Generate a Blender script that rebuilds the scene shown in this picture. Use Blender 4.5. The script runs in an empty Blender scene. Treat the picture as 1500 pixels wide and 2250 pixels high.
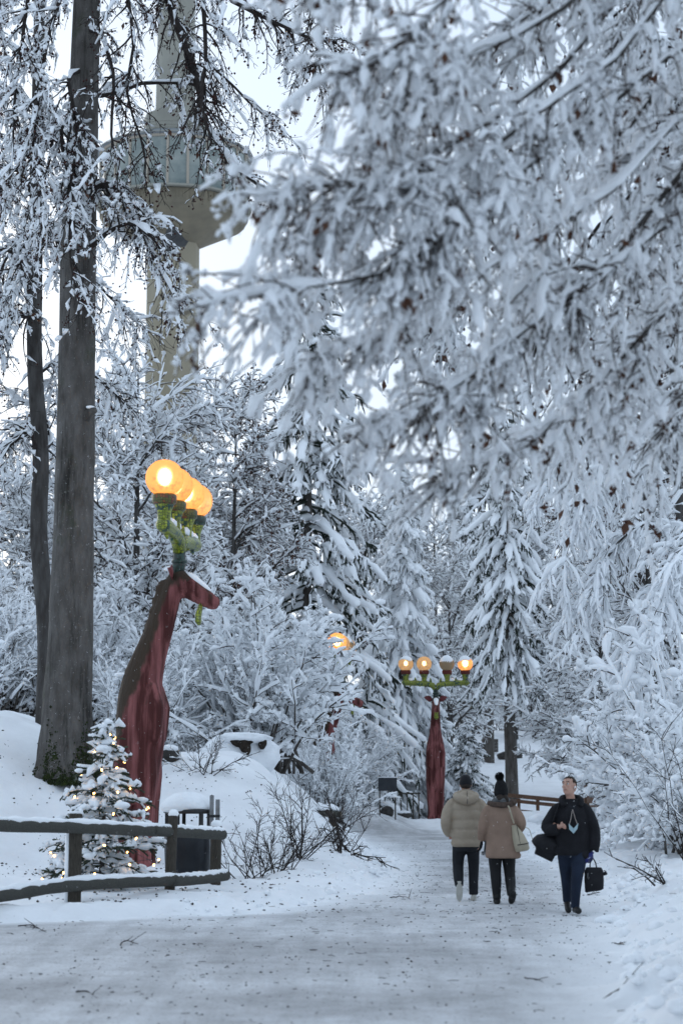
import bpy, bmesh, math
import numpy as np
from mathutils import Vector, Matrix

# ------------------------------------------------------------------ camera, world, sun, exposure
SC = bpy.context.scene
COL = SC.collection
CAMH, FPX, PYH = 1.6, 4062.0, 1728.0            # eye height, focal length in photo pixels, row of the horizon
TILT = math.atan((PYH - 1125.0) / FPX)
cam_d = bpy.data.cameras.new('camera')
cam = bpy.data.objects.new('camera', cam_d)
COL.objects.link(cam)
cam.location = (0, 0, CAMH)
cam.rotation_euler = (math.pi / 2 + TILT, 0, 0)
cam_d.sensor_fit = 'VERTICAL'
cam_d.sensor_height = 36.0
cam_d.lens = FPX * 36.0 / 2250.0
cam_d.clip_end = 3000
cam_d.dof.use_dof = True
cam_d.dof.focus_distance = 38.0
cam_d.dof.aperture_fstop = 2.1
SC.camera = cam

SUN_EL, SUN_AZ = math.radians(14), math.radians(-25)     # low winter sun veiled by cloud, beyond the wood on the left
world = bpy.data.worlds.new('World')
SC.world = world
world.use_nodes = True
wn, wl = world.node_tree.nodes, world.node_tree.links
sky = wn.new('ShaderNodeTexSky')
sky.sky_type = 'NISHITA'
sky.sun_disc = False
sky.sun_elevation = SUN_EL
sky.sun_rotation = SUN_AZ
sky.air_density = 1.0
sky.dust_density = 3.0
sky.ozone_density = 2.0
hs = wn.new('ShaderNodeMixRGB')                          # thin even cloud over the blue
hs.blend_type = 'MIX'
hs.inputs[0].default_value = 0.8
hs.inputs[2].default_value = (8.2, 9.95, 12.2, 1)
wl.new(sky.outputs[0], hs.inputs[1])
bg = wn['Background']
wl.new(hs.outputs[0], bg.inputs[0])
bg.inputs[1].default_value = 0.1
sun_d = bpy.data.lights.new('sun', 'SUN')
sun_d.energy = 0.5
sun_d.angle = math.radians(25)
sun_d.color = (1.0, 0.95, 0.88)
sun = bpy.data.objects.new('sun', sun_d)
COL.objects.link(sun)
sun.location = (0, -20, 40)
_sd = Vector((math.sin(SUN_AZ) * math.cos(SUN_EL), math.cos(SUN_AZ) * math.cos(SUN_EL), math.sin(SUN_EL)))
sun.rotation_euler = (-_sd).to_track_quat('-Z', 'Y').to_euler()
SC.view_settings.view_transform = 'Standard'
SC.view_settings.look = 'None'
SC.view_settings.gamma = 1
SC.view_settings.exposure = 0.05
SC.view_settings.use_curve_mapping = False
SC.render.engine = 'CYCLES'
SC.cycles.use_adaptive_sampling = True
SC.cycles.adaptive_threshold = .02
SC.cycles.max_bounces = 9
SC.cycles.diffuse_bounces = 7
SC.cycles.use_light_tree = False
SC.cycles.transparent_max_bounces = 4

# ------------------------------------------------------------------ helpers
UP = np.array([0., 0., 1.])
_ct, _st = math.cos(TILT), math.sin(TILT)


def at(px, py, d):
    """the point of the place that the photo shows at pixel (px, py), d metres away along the ground"""
    u, v = (px - 750.0) / FPX, (1125.0 - py) / FPX
    y = _ct - v * _st
    z = _st + v * _ct
    s = d / y
    return np.array([u * s, d, CAMH + z * s])


def guide(pts):
    return np.array([at(*p) for p in pts])


def norm(a):
    return a / (np.linalg.norm(a, axis=-1, keepdims=True) + 1e-9)


def ss(t):
    t = np.clip(t, 0, 1)
    return t * t * (3 - 2 * t)


_TAB = np.random.default_rng(5).random((256, 256))


def vnoise(x, y, f=1.0, s=0):
    x = np.asarray(x, float) * f + s * 17.3 + 1000
    y = np.asarray(y, float) * f + s * 9.7 + 1000
    i, j = np.floor(x).astype(int), np.floor(y).astype(int)
    a, b = ss(x - i), ss(y - j)
    T = lambda p, q: _TAB[p % 256, q % 256]
    return (T(i, j) * (1 - a) * (1 - b) + T(i + 1, j) * a * (1 - b) + T(i, j + 1) * (1 - a) * b + T(i + 1, j + 1) * a * b) * 2 - 1


def fbm(x, y, f=1.0, o=4, s=0):
    r, a = 0, 1.0
    for k in range(o):
        r = r + a * vnoise(x, y, f * 2 ** k, s + k * 3)
        a *= .5
    return r


def resample(G, K):
    G = np.asarray(G, float)
    # smooth (Catmull-Rom) resampling of a guide to K points
    n = len(G)
    E = np.vstack([2 * G[0] - G[1], G, 2 * G[-1] - G[-2]])
    t = np.linspace(0, n - 1 - 1e-6, K)
    i = t.astype(int)
    f = (t - i)[:, None]
    p0, p1, p2, p3 = E[i], E[i + 1], E[i + 2], E[i + 3]
    return .5 * (2 * p1 + (p2 - p0) * f + (2 * p0 - 5 * p1 + 4 * p2 - p3) * f ** 2 + (3 * p1 - p0 - 3 * p2 + p3) * f ** 3)


def _ico(sub):
    bm = bmesh.new()
    bmesh.ops.create_icosphere(bm, subdivisions=sub, radius=1)
    v = np.array([w.co[:] for w in bm.verts])
    f = np.array([[w.index for w in q.verts] for q in bm.faces])
    bm.free()
    return v, f


ICO1, ICO2, ICO3 = _ico(1), _ico(2), _ico(3)
OCT = (np.array([[1, 0, 0], [-1, 0, 0], [0, 1, 0], [0, -1, 0], [0, 0, 1], [0, 0, -1]], float),
       np.array([[0, 2, 4], [2, 1, 4], [1, 3, 4], [3, 0, 4], [2, 0, 5], [1, 2, 5], [3, 1, 5], [0, 3, 5]]))


class MB:
    """collects shapes; build() links them as ONE mesh object"""

    def __init__(s):
        s.V, s.Q, s.T, s.n = [], [], [], 0

    def add(s, v, q=None, t=None):
        s.V.append(np.asarray(v, float).reshape(-1, 3))
        if q is not None and len(q):
            s.Q.append(np.asarray(q, int).reshape(-1, 4) + s.n)
        if t is not None and len(t):
            s.T.append(np.asarray(t, int).reshape(-1, 3) + s.n)
        s.n += len(s.V[-1])
        return s

    def tubes(s, P, R, S=4, cap=False, squash=None):
        P = np.asarray(P, float)
        R = np.asarray(R, float)
        if P.ndim == 2:
            P, R = P[None], R[None]
        if len(P) == 0:
            return s
        N, K = P.shape[:2]
        T = norm(np.gradient(P, axis=1))
        mt = norm(P[:, -1] - P[:, 0])
        ref = np.where(np.abs(mt[:, 2:3]) > .8, np.array([[1., 0, 0]]), np.array([[0., 0, 1]]))[:, None, :]
        U = norm(np.cross(T, np.broadcast_to(ref, T.shape)))
        W = np.cross(U, T)
        a = np.arange(S) * 2 * math.pi / S + .3
        c, d = np.cos(a), np.sin(a) * (1 if squash is None else squash)
        V = P[:, :, None] + R[:, :, None, None] * (c[None, None, :, None] * U[:, :, None] + d[None, None, :, None] * W[:, :, None])
        idx = np.arange(N * K * S).reshape(N, K, S)
        A = idx[:, :-1]
        B = idx[:, 1:]
        q = np.stack([A, np.roll(A, -1, 2), np.roll(B, -1, 2), B], -1).reshape(-1, 4)
        n0 = s.n
        s.add(V, q)
        if cap:
            e = []
            for n in range(N):
                for end, k in ((0, 0), (1, K - 1)):
                    ring = idx[n, k]
                    cen = P[n, k]
                    s.V.append(cen[None])
                    ci = s.n
                    s.n += 1
                    r2 = np.roll(ring, -1)
                    tri = np.stack([ring, r2, np.full(S, ci - n0)] if end else [r2, ring, np.full(S, ci - n0)], -1)
                    s.T.append(tri + n0)
        return s

    def blobs(s, C, sc, rng, base=ICO1, jit=.15, rot=True):
        C = np.asarray(C, float).reshape(-1, 3)
        N = len(C)
        if N == 0:
            return s
        bv, bf = base
        sc = np.asarray(sc, float)
        sc = np.broadcast_to(sc if sc.ndim == 2 else sc.reshape(-1, 1), (N, 3))
        v = np.broadcast_to(bv, (N,) + bv.shape) * (1 + jit * rng.normal(size=(N, len(bv), 1)))
        v = v * sc[:, None]
        if rot:
            a = rng.random(N) * 6.283
            c, d = np.cos(a)[:, None], np.sin(a)[:, None]
            v = np.stack([v[..., 0] * c - v[..., 1] * d, v[..., 0] * d + v[..., 1] * c, v[..., 2]], -1)
        v = v + C[:, None]
        f = bf[None] + (np.arange(N) * len(bv))[:, None, None]
        return s.add(v, t=f)

    def box(s, c, sz, rz=0, rx=0, ry=0):
        x, y, z = np.array(sz) / 2.
        v = np.array([[-x, -y, -z], [x, -y, -z], [x, y, -z], [-x, y, -z], [-x, -y, z], [x, -y, z], [x, y, z], [-x, y, z]])
        m = np.array(Matrix.Rotation(rz, 3, 'Z') @ Matrix.Rotation(ry, 3, 'Y') @ Matrix.Rotation(rx, 3, 'X'))
        return s.add(v @ m.T + np.array(c), q=[[0, 3, 2, 1], [4, 5, 6, 7], [0, 1, 5, 4], [1, 2, 6, 5], [2, 3, 7, 6], [3, 0, 4, 7]])

    def rings(s, Rg, cap=True):
        """loft through closed rings (K, S, 3)"""
        Rg = np.asarray(Rg, float)
        K, S = Rg.shape[:2]
        idx = np.arange(K * S).reshape(K, S)
        A, B = idx[:-1], idx[1:]
        q = np.stack([A, np.roll(A, -1, 1), np.roll(B, -1, 1), B], -1).reshape(-1, 4)
        n0 = s.n
        s.add(Rg, q)
        if cap:
            for end, k in ((0, 0), (1, K - 1)):
                s.V.append(Rg[k].mean(0)[None])
                ci = s.n - n0
                s.n += 1
                ring, r2 = idx[k], np.roll(idx[k], -1)
                s.T.append(np.stack([ring, r2, np.full(S, ci)] if end else [r2, ring, np.full(S, ci)], -1) + n0)
        return s

    def lathe(s, prof, c=(0, 0, 0), S=20, cap=True):
        a = np.arange(S) * 2 * math.pi / S
        Rg = np.stack([np.stack([r * np.cos(a), r * np.sin(a), np.full(S, z)], -1) for r, z in prof]) + np.array(c)
        return s.rings(Rg, cap)

    def mesh(s, name, mat=None, smooth=True):
        me = bpy.data.meshes.new(name)
        V = np.concatenate(s.V) if s.V else np.zeros((0, 3))
        Q = np.concatenate(s.Q) if s.Q else np.zeros((0, 4), int)
        T = np.concatenate(s.T) if s.T else np.zeros((0, 3), int)
        me.vertices.add(len(V))
        me.vertices.foreach_set('co', V.astype(np.float32).ravel())
        nl = Q.size + T.size
        me.loops.add(nl)
        me.loops.foreach_set('vertex_index', np.concatenate([Q.ravel(), T.ravel()]).astype(np.int32))
        me.polygons.add(len(Q) + len(T))
        me.polygons.foreach_set('loop_start', np.concatenate([np.arange(len(Q)) * 4, Q.size + np.arange(len(T)) * 3]).astype(np.int32))
        me.polygons.foreach_set('use_smooth', np.full(len(Q) + len(T), smooth))
        me.update(calc_edges=True)
        if mat:
            me.materials.append(mat)
        return me

    def build(s, name, mat=None, parent=None, smooth=True, kind=None, label=None):
        return link(name, s.mesh(name, mat, smooth), parent, kind, label)


def link(name, data, parent=None, kind=None, label=None):
    o = bpy.data.objects.new(name, data)
    COL.objects.link(o)
    if parent is not None:
        o.parent = parent
    if kind:
        o['kind'] = kind
    if label:
        o['label'] = label
    return o


def thing(name, label, cat, loc=(0, 0, 0), rz=0., group=None):
    o = bpy.data.objects.new(name, None)
    o.empty_display_size = .2
    COL.objects.link(o)
    o.location = loc
    o.rotation_euler = (0, 0, rz)
    return tag(o, label, cat, group)


def tag(o, label, cat, group=None):
    o['label'], o['category'] = label, cat
    if group:
        o['group'] = group
    return o


def copy_tree(o, parent=None):
    c = o.copy()
    COL.objects.link(c)
    c.parent = parent
    for ch in list(o.children):
        copy_tree(ch, c)
    return c


def place(root, loc, rz=0, sc=1., label=None):
    root.location = loc
    root.rotation_euler = (0, 0, rz)
    root.scale = (sc, sc, sc) if np.isscalar(sc) else sc
    if label:
        root['label'] = label
    return root


# ------------------------------------------------------------------ materials
MAT = {}


def material(name, col, rough=.8, var=None, scale=8., bump=0., bscale=30., stretch=(1, 1, 1), detail=6, lo=.35, hi=.65, coat=0., spec=.3, sss=0.):
    """principled material; var = second colour mixed in by noise; bump = noise relief in metres"""
    m = bpy.data.materials.new(name)
    m.use_nodes = True
    n, l = m.node_tree.nodes, m.node_tree.links
    p = n['Principled BSDF']
    p.inputs['Base Color'].default_value = (*col, 1)
    p.inputs['Roughness'].default_value = rough
    p.inputs['Specular IOR Level'].default_value = spec
    p.inputs['Coat Weight'].default_value = coat
    if sss:
        p.inputs['Subsurface Weight'].default_value = sss
    tc = n.new('ShaderNodeTexCoord')
    mp = n.new('ShaderNodeMapping')
    mp.inputs['Scale'].default_value = stretch
    l.new(tc.outputs['Object'], mp.inputs[0])
    if var is not None:
        t = n.new('ShaderNodeTexNoise')
        t.inputs['Scale'].default_value = scale
        t.inputs['Detail'].default_value = detail
        t.inputs['Roughness'].default_value = .6
        r = n.new('ShaderNodeValToRGB')
        r.color_ramp.elements[0].position, r.color_ramp.elements[1].position = lo, hi
        r.color_ramp.elements[0].color, r.color_ramp.elements[1].color = (*col, 1), (*var, 1)
        l.new(mp.outputs[0], t.inputs['Vector'])
        l.new(t.outputs[0], r.inputs[0])
        l.new(r.outputs[0], p.inputs['Base Color'])
    if bump:
        t2 = n.new('ShaderNodeTexNoise')
        t2.inputs['Scale'].default_value = bscale
        t2.inputs['Detail'].default_value = 5
        b = n.new('ShaderNodeBump')
        b.inputs['Distance'].default_value = bump
        b.inputs['Strength'].default_value = 1
        l.new(mp.outputs[0], t2.inputs['Vector'])
        l.new(t2.outputs[0], b.inputs['Height'])
        l.new(b.outputs[0], p.inputs['Normal'])
    MAT[name] = m
    return m


material('snow', (.86, .88, .9), .75, bump=.03, bscale=14, spec=.15)
material('snow_twig', (.9, .915, .93), .8, spec=.1)
material('bark_dark', (.035, .03, .027), .9, (.09, .085, .08), 6, .03, 25, (1, 1, .25))
material('bark_mid', (.05, .042, .036), .9, (.11, .1, .09), 5, .03, 25, (1, 1, .25))
material('twig', (.035, .026, .023), .9, (.075, .055, .045), 10)
material('twig_black', (.018, .014, .013), .9, (.04, .032, .028), 10)
material('needle', (.018, .026, .02), .9, (.04, .05, .036), 9)
material('needle_fir', (.028, .04, .026), .85, (.06, .075, .05), 14)
material('husk', (.022, .012, .01), .9, (.06, .02, .016), 3)
material('dead_leaf', (.11, .05, .03), .85, (.06, .03, .02), 6)
material('moss', (.012, .016, .006), 1., (.035, .05, .012), 9, .02, 40)
material('wood_rail', (.055, .055, .048), .85, (.1, .098, .085), 7, .012, 30, (1, 12, 12))
material('wood_post', (.04, .034, .028), .9, (.08, .07, .055), 9, .012, 30, (8, 8, 1))
material('wood_brown', (.16, .085, .05), .8, (.1, .055, .035), 8)
material('iron', (.02, .02, .022), .5, (.035, .036, .038), 10)
material('steel', (.25, .26, .27), .45, (.16, .16, .16), 12)
material('dark_plastic', (.012, .014, .018), .45, (.02, .023, .028), 5, .004, 60)
material('stone_dark', (.03, .028, .026), .95, (.07, .065, .06), 6, .03, 12)

# ------------------------------------------------------------------ terrain
_YL = [-20, 19, 22, 24, 28, 34, 40, 53, 60, 66, 72, 80]
_XL = [-9, -9, -4.6, -1.3, .25, .8, 1.15, .7, .3, -.4, -2, -6]
_YR = [-20, 5, 10, 12.4, 18, 24, 28, 41, 53, 66, 76, 80]
_XR = [.9, 1.1, 1.6, 1.95, 2.75, 3.5, 4.1, 4.45, 4.6, 4.3, 3.4, 2.4]


def path_l(y):
    return np.interp(y, _YL, _XL)


def path_r(y):
    return np.interp(y, _YR, _XR)


def H(x, y, lump=True):
    x, y = np.asarray(x, float), np.asarray(y, float)
    dl, dr = path_l(y) - x + .25 * vnoise(x, y, .9, 3), x - path_r(y) + .25 * vnoise(x, y, .9, 4)
    far = ss((y - 72) / 6)
    z = .16 * (1 - np.exp(-np.clip(dl, 0, 99) / .5)) * ss((y - 19) / 4) * (1 - far)
    # wooded bank on the left
    b = 2.15 * ss((y - 31.0) / 8.0) * ss((.9 - x) / 3.4) + .9 * ss((-4.6 - x) / 3) * ss((y - 27) / 8)
    b = b * (1 - .85 * ss((y - 50) / 12)) * (1 - .75 * ss((y - 84) / 10))
    z = z + b
    z = z + .62 * ss((3.0 - x) / 1.6) * ss((y - 62) / 6) * (1 - ss((y - 88) / 8)) * .8
    # ploughed snow on the right
    z = z + (.34 * (1 - np.exp(-np.clip(dr, 0, 99) / .45)) + .35 * ss(dr / 4) + .55 * ss((22 - y) / 10) * ss((dr - .1) / 1.6)) * (1 - far)
    z = z + .25 * far * ss((84 - y) / 5)
    # meadow that rises behind the brown fence
    z = z + np.clip(y - 95, 0, 60) * .098 + np.clip(y - 155, 0, 400) * .05
    if lump:
        edge = np.maximum(np.exp(-((dl - .4) / .7) ** 2) * ss((y - 18) / 4), np.exp(-((dr - .5) / .9) ** 2)) * (1 - far)
        off = np.maximum(ss(dl / .6), ss(dr / .6))
        z = z + edge * .10 * fbm(x, y, 2.6, 4, 1) + off * (.07 * fbm(x, y, .9, 5, 2) + .022 * fbm(x, y, 5, 3, 6)) + .006 * fbm(x, y, 2.2, 3, 8)
        near = ss((24 - y) / 8) * ss(dr / .8)
        z = z + near * .09 * fbm(x, y, 3.2, 4, 12)
    return z


def h1(x, y):
    return float(H(x, y))


def _axis(segs):
    return np.unique(np.concatenate([np.arange(a, b, s) for a, b, s in segs]))


def grid(name, X, Y, Z, mat):
    ny, nx = Z.shape
    idx = np.arange(nx * ny).reshape(ny, nx)
    q = np.stack([idx[:-1, :-1], idx[:-1, 1:], idx[1:, 1:], idx[1:, :-1]], -1).reshape(-1, 4)
    o = MB().add(np.stack([X, Y, Z], -1), q).build(name, mat)
    o['kind'] = 'structure'
    return o


def snow_ground_mat(name, dirt):
    m = bpy.data.materials.new(name)
    m.use_nodes = True
    n, l = m.node_tree.nodes, m.node_tree.links
    p = n['Principled BSDF']
    p.inputs['Roughness'].default_value = .8
    p.inputs['Specular IOR Level'].default_value = .15
    tc = n.new('ShaderNodeTexCoord')

    def noise(sc, det=6, ro=.6, st=None):
        t = n.new('ShaderNodeTexNoise')
        t.inputs['Scale'].default_value, t.inputs['Detail'].default_value, t.inputs['Roughness'].default_value = sc, det, ro
        if st:
            mp = n.new('ShaderNodeMapping')
            mp.inputs['Scale'].default_value = st
            l.new(tc.outputs['Object'], mp.inputs[0])
            l.new(mp.outputs[0], t.inputs['Vector'])
        else:
            l.new(tc.outputs['Object'], t.inputs['Vector'])
        return t.outputs[0]

    def ramp(src, a, b, c0, c1):
        r = n.new('ShaderNodeValToRGB')
        r.color_ramp.elements[0].position, r.color_ramp.elements[1].position = a, b
        r.color_ramp.elements[0].color, r.color_ramp.elements[1].color = (*c0, 1), (*c1, 1)
        l.new(src, r.inputs[0])
        return r.outputs[0]

    def mul(a, b):
        x = n.new('ShaderNodeMixRGB')
        x.blend_type = 'MULTIPLY'
        x.inputs[0].default_value = 1
        l.new(a, x.inputs[1])
        l.new(b, x.inputs[2])
        return x.outputs[0]
    if dirt:
        c = ramp(noise(.3, 8), .38, .62, (.45, .455, .467), (.72, .735, .755))     # trodden, gritted snow
        c = mul(c, ramp(noise(3.2, 8, .7), .3, .62, (.8, .79, .78), (1, 1, 1)))
        c = mul(c, ramp(noise(1.6, 5, .5, (2.6, .22, 1)), .35, .6, (.84, .84, .84), (1, 1, 1)))      # tracks
        c = mul(c, ramp(noise(26, 6, .75), .34, .5, (.62, .58, .55), (1, 1, 1)))
    else:
        c = ramp(noise(1.1, 6), .3, .6, (.79, .8, .815), (.87, .885, .9))
        c = mul(c, ramp(noise(16, 6, .75), .27, .36, (.75, .73, .71), (1, 1, 1)))
    if dirt:                                     # worn in the middle, clean snow towards the banks
        at_ = n.new('ShaderNodeAttribute')
        at_.attribute_name = 'wear'
        nz = n.new('ShaderNodeMath')
        nz.operation = 'MULTIPLY_ADD'
        nz.inputs[1].default_value = .5
        nz.inputs[2].default_value = -.25
        l.new(noise(1.4, 6), nz.inputs[0])
        sm = n.new('ShaderNodeMath')
        sm.use_clamp = True
        l.new(at_.outputs['Fac'], sm.inputs[0])
        l.new(nz.outputs[0], sm.inputs[1])
        mx = n.new('ShaderNodeMixRGB')
        l.new(sm.outputs[0], mx.inputs[0])
        mx.inputs[1].default_value = (.85, .865, .88, 1)
        l.new(c, mx.inputs[2])
        c = mx.outputs[0]
    l.new(c, p.inputs['Base Color'])
    b = n.new('ShaderNodeBump')
    b.inputs['Distance'].default_value = .025
    b.inputs['Strength'].default_value = .9
    l.new(noise(9, 8, .65), b.inputs['Height'])
    l.new(b.outputs[0], p.inputs['Normal'])
    MAT[name] = m
    return m


snow_ground_mat('ground_snow', False)
snow_ground_mat('path_snow', True)
gx = _axis([(-400, -60, 20), (-60, -14, 2), (-14, -8, .3), (-8, 8, .15), (8, 14, .3), (14, 60, 2), (60, 401, 20)])
gy = _axis([(-60, 6, 3), (6, 30, .17), (30, 50, .26), (50, 90, .6), (90, 160, 1.5), (160, 620, 20)])
GX, GY = np.meshgrid(gx, gy)
GZ = H(GX, GY)
inside = ((GX > path_l(GY) + .2) & (GX < path_r(GY) - .2) & (GY < 77))
GZ = GZ - .03 * inside
grid('snow_ground', GX, GY, GZ, MAT['ground_snow'])
pu = np.linspace(0, 1, 48)
pv = _axis([(-10, 6, 2), (6, 30, .2), (30, 78, .5)])
PU, PV = np.meshgrid(pu, pv)
PX = path_l(PV) - .25 + (path_r(PV) - path_l(PV) + .5) * PU
PZ = H(PX, PV) + .004 - .06 * (np.exp(-PU / .012) + np.exp(-(1 - PU) / .012))
po = grid('trodden_path', PX, PV, PZ, MAT['path_snow'])
wr_ = po.data.attributes.new('wear', 'FLOAT', 'POINT')
wr_.data.foreach_set('value', np.clip((np.minimum(PX - path_l(PV), path_r(PV) - PX)) / 1.1, 0, 1).astype(np.float32).ravel())

# clods of ploughed snow along both edges of the path
_r = np.random.default_rng(31)
mb = MB()
N = 1100
yy = 10 + 50 * _r.random(N) ** 1.6
side = _r.random(N) < .72
xx = np.where(side, path_r(yy) + np.abs(_r.normal(0, .55, N)) - .05, path_l(yy) - np.abs(_r.normal(0, .5, N)) + .05)
ok = side | (yy > 23.5)
xx, yy = xx[ok], yy[ok]
sz = .025 + .075 * _r.random(len(xx)) ** 3
mb.blobs(np.stack([xx, yy, H(xx, yy) + sz * .3], -1), np.stack([sz * 1.2, sz, sz * .75], -1), _r, ICO1, .16)
o = mb.build('snow_clods', MAT['snow_twig'])
o['kind'] = 'stuff'
tag(o, 'small clods of ploughed snow along the edges of the path', 'snow')

# beech mast, grit and bits of twig on the snow
mb = MB()
N = 4600
yy = 13 + 40 * _r.random(N) ** 1.15
xx = path_l(yy) + (path_r(yy) - path_l(yy)) * _r.random(N)
xx = np.where(xx < -3.6 - .0 * yy, _r.uniform(-3.6, 3.4, N), xx)
k = _r.random(N) < .5
cx = np.array([[1.2, 31.5], [2.9, 26], [3.4, 30], [-1.5, 17], [1.9, 34], [-2.2, 14.5], [.5, 15], [2.2, 20]])[_r.integers(0, 8, N)]
xx = np.where(k, cx[:, 0] + _r.normal(0, .9, N), xx)
yy = np.where(k, cx[:, 1] + _r.normal(0, 2.2, N), yy)
sz = (.003 + .012 * _r.random(N) ** 4) * np.clip(.75 + (yy - 12) / 26, .75, 1)
mb.blobs(np.stack([xx, yy, H(xx, yy) + .006 + sz * .25], -1), np.stack([sz * 1.4, sz, sz * .55], -1), _r, OCT, .2)
N = 1600
xx, yy = _r.uniform(-7.5, 0, N), _r.uniform(24, 37, N)
sz = .009 + .017 * _r.random(N) ** 2
mb.blobs(np.stack([xx, yy, H(xx, yy) + sz * .3], -1), np.stack([sz * 1.3, sz, sz * .7], -1), _r, OCT, .2)
N = 700
yy = 11 + 30 * _r.random(N)
xx = path_l(yy) + (path_r(yy) - path_l(yy) + .8) * _r.random(N)
xx = np.clip(xx, -4, 9)
L = .03 + .07 * _r.random(N)
a = _r.random(N) * 6.283
P = np.stack([xx, yy, H(xx, yy) + .012], -1)[:, None] + np.linspace(-.5, .5, 3)[None, :, None] * (L[:, None] * np.stack([np.cos(a), np.sin(a), 0 * a], -1))[:, None]
P += _r.normal(0, .005, P.shape) * np.array([1, 1, .5])
mb.tubes(P, np.full(P.shape[:2], .003), 3)
o = mb.build('ground_litter', material('grit', (.035, .03, .027), .95, (.09, .08, .07), 2))
o['kind'] = 'stuff'
tag(o, 'dark beech husks, grit and twig crumbs scattered on the snow', 'litter')

# ------------------------------------------------------------------ growing things: polylines, then tubes
def curve(o, d, L, K, wig, grav, rng, up=0.):
    """N polylines of K points from o along d; grav bends them down, up bends the tips up"""
    N = len(o)
    P = np.empty((N, K, 3))
    P[:, 0] = o
    d = norm(d.copy())
    st = (L / (K - 1))[:, None]
    for k in range(1, K):
        g = grav - up * k / K
        d = norm(d + wig * rng.normal(size=(N, 3)) - g * UP)
        P[:, k] = P[:, k - 1] + d * st
    return P


def sprout(P, R, n, rng, t0=.1, t1=1., ang=(.5, 1.1), flat=0.):
    """n children in all, random along the parents: origins, directions, parent radius and place"""
    N, K = P.shape[:2]
    seg = np.linalg.norm(np.diff(P, axis=1), axis=-1).sum(1)
    i = rng.choice(N, n, p=seg / seg.sum())
    t = (t0 + (t1 - t0) * rng.random(n)) * (K - 1)
    k = np.minimum(t.astype(int), K - 2)
    f = (t - k)[:, None]
    o = P[i, k] * (1 - f) + P[i, k + 1] * f
    T = norm(P[i, k + 1] - P[i, k])
    q = rng.normal(size=(n, 3))
    q[:, 2] *= (1 - flat)
    q = norm(q - T * (q * T).sum(1, keepdims=True))
    a = rng.uniform(ang[0], ang[1], n)[:, None]
    d = np.cos(a) * T + np.sin(a) * q
    r = R[i, k] * (1 - f[:, 0]) + R[i, k + 1] * f[:, 0]
    return o, d, r, t / (K - 1)


def taper(n, K, r0, r1):
    return np.broadcast_to(np.asarray(r0).reshape(-1, 1), (n, 1)) * (1 - np.linspace(0, 1, K)) + np.broadcast_to(np.asarray(r1).reshape(-1, 1), (n, 1)) * np.linspace(0, 1, K)


def lay_snow(mb, P, r, thick, rng, cov=.85, lift=.7, S=4, vert=.5, gap=.15, jit=.45):
    """snow lying on polylines: a lumpy load sitting above each one, broken by gaps"""
    N, K = P.shape[:2]
    keep = rng.random(N) < cov
    P, r = P[keep], np.broadcast_to(r, (N, K))[keep]
    N = len(P)
    if N == 0:
        return
    T = norm(np.gradient(P, axis=1))
    h = np.sqrt(np.clip(1 - T[..., 2] ** 2, 0, 1))
    th = np.broadcast_to(np.asarray(thick, float).reshape(-1, 1), (len(keep), 1))[keep] if np.size(thick) > 1 else thick
    w = th * (vert + (1 - vert) * h) * np.clip(1 + jit * rng.normal(size=(N, K)), .25, 2.2)
    w = np.where(rng.random((N, K)) < gap, r * .5, w)
    w[:, 0] *= .75
    w[:, -1] *= .75
    C = P + UP * (w * lift + r * .5)[..., None] * (h[..., None] * .8 + .2) + rng.normal(0, .14, P.shape) * w[..., None]
    if S <= 4:                                   # small loads: three-sided, no end rings
        w[:, 0] *= .7
        w[:, -1] *= .6
        mb.tubes(C, w * 1.12, 3)
        return
    # blunt rounded ends
    C = np.concatenate([C[:, :1] - T[:, :1] * w[:, :1, None] * .5, C, C[:, -1:] + T[:, -1:] * w[:, -1:, None] * .6], 1)
    z = np.full((N, 1), .12)
    w = np.concatenate([w[:, :1] * z, w, w[:, -1:] * z], 1)
    mb.tubes(C, w, S)


def twig_tubes(mb, P, R, rng, frac=.6):
    """the finest twigs: three points each, only those the snow leaves in view"""
    k = [0, P.shape[1] // 2, P.shape[1] - 1]
    i = np.flatnonzero(rng.random(len(P)) < frac)
    mb.tubes(P[i][:, k], R[i][:, k], 3)


def leafbits(mb, C, size, rng):
    """curled dead leaves: bent diamond of four triangles"""
    N = len(C)
    if N == 0:
        return
    b = np.array([[-1, 0, 0], [0, -.5, .15], [1, 0, -.1], [0, .5, .25], [0, 0, .1]])
    f = np.array([[0, 1, 4], [1, 2, 4], [2, 3, 4], [3, 0, 4]])
    q = norm(rng.normal(size=(N, 3)) * np.array([.6, .6, 1.4]))
    a = norm(np.cross(q, rng.normal(size=(N, 3))))
    c = np.cross(q, a)
    s = (size * (.6 + .8 * rng.random(N)))[:, None, None]
    v = (b[None, :, 0:1] * q[:, None] + b[None, :, 1:2] * a[:, None] + b[None, :, 2:3] * c[:, None]) * s + C[:, None]
    mb.add(v, t=f[None] + (np.arange(N) * 5)[:, None, None])

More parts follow.
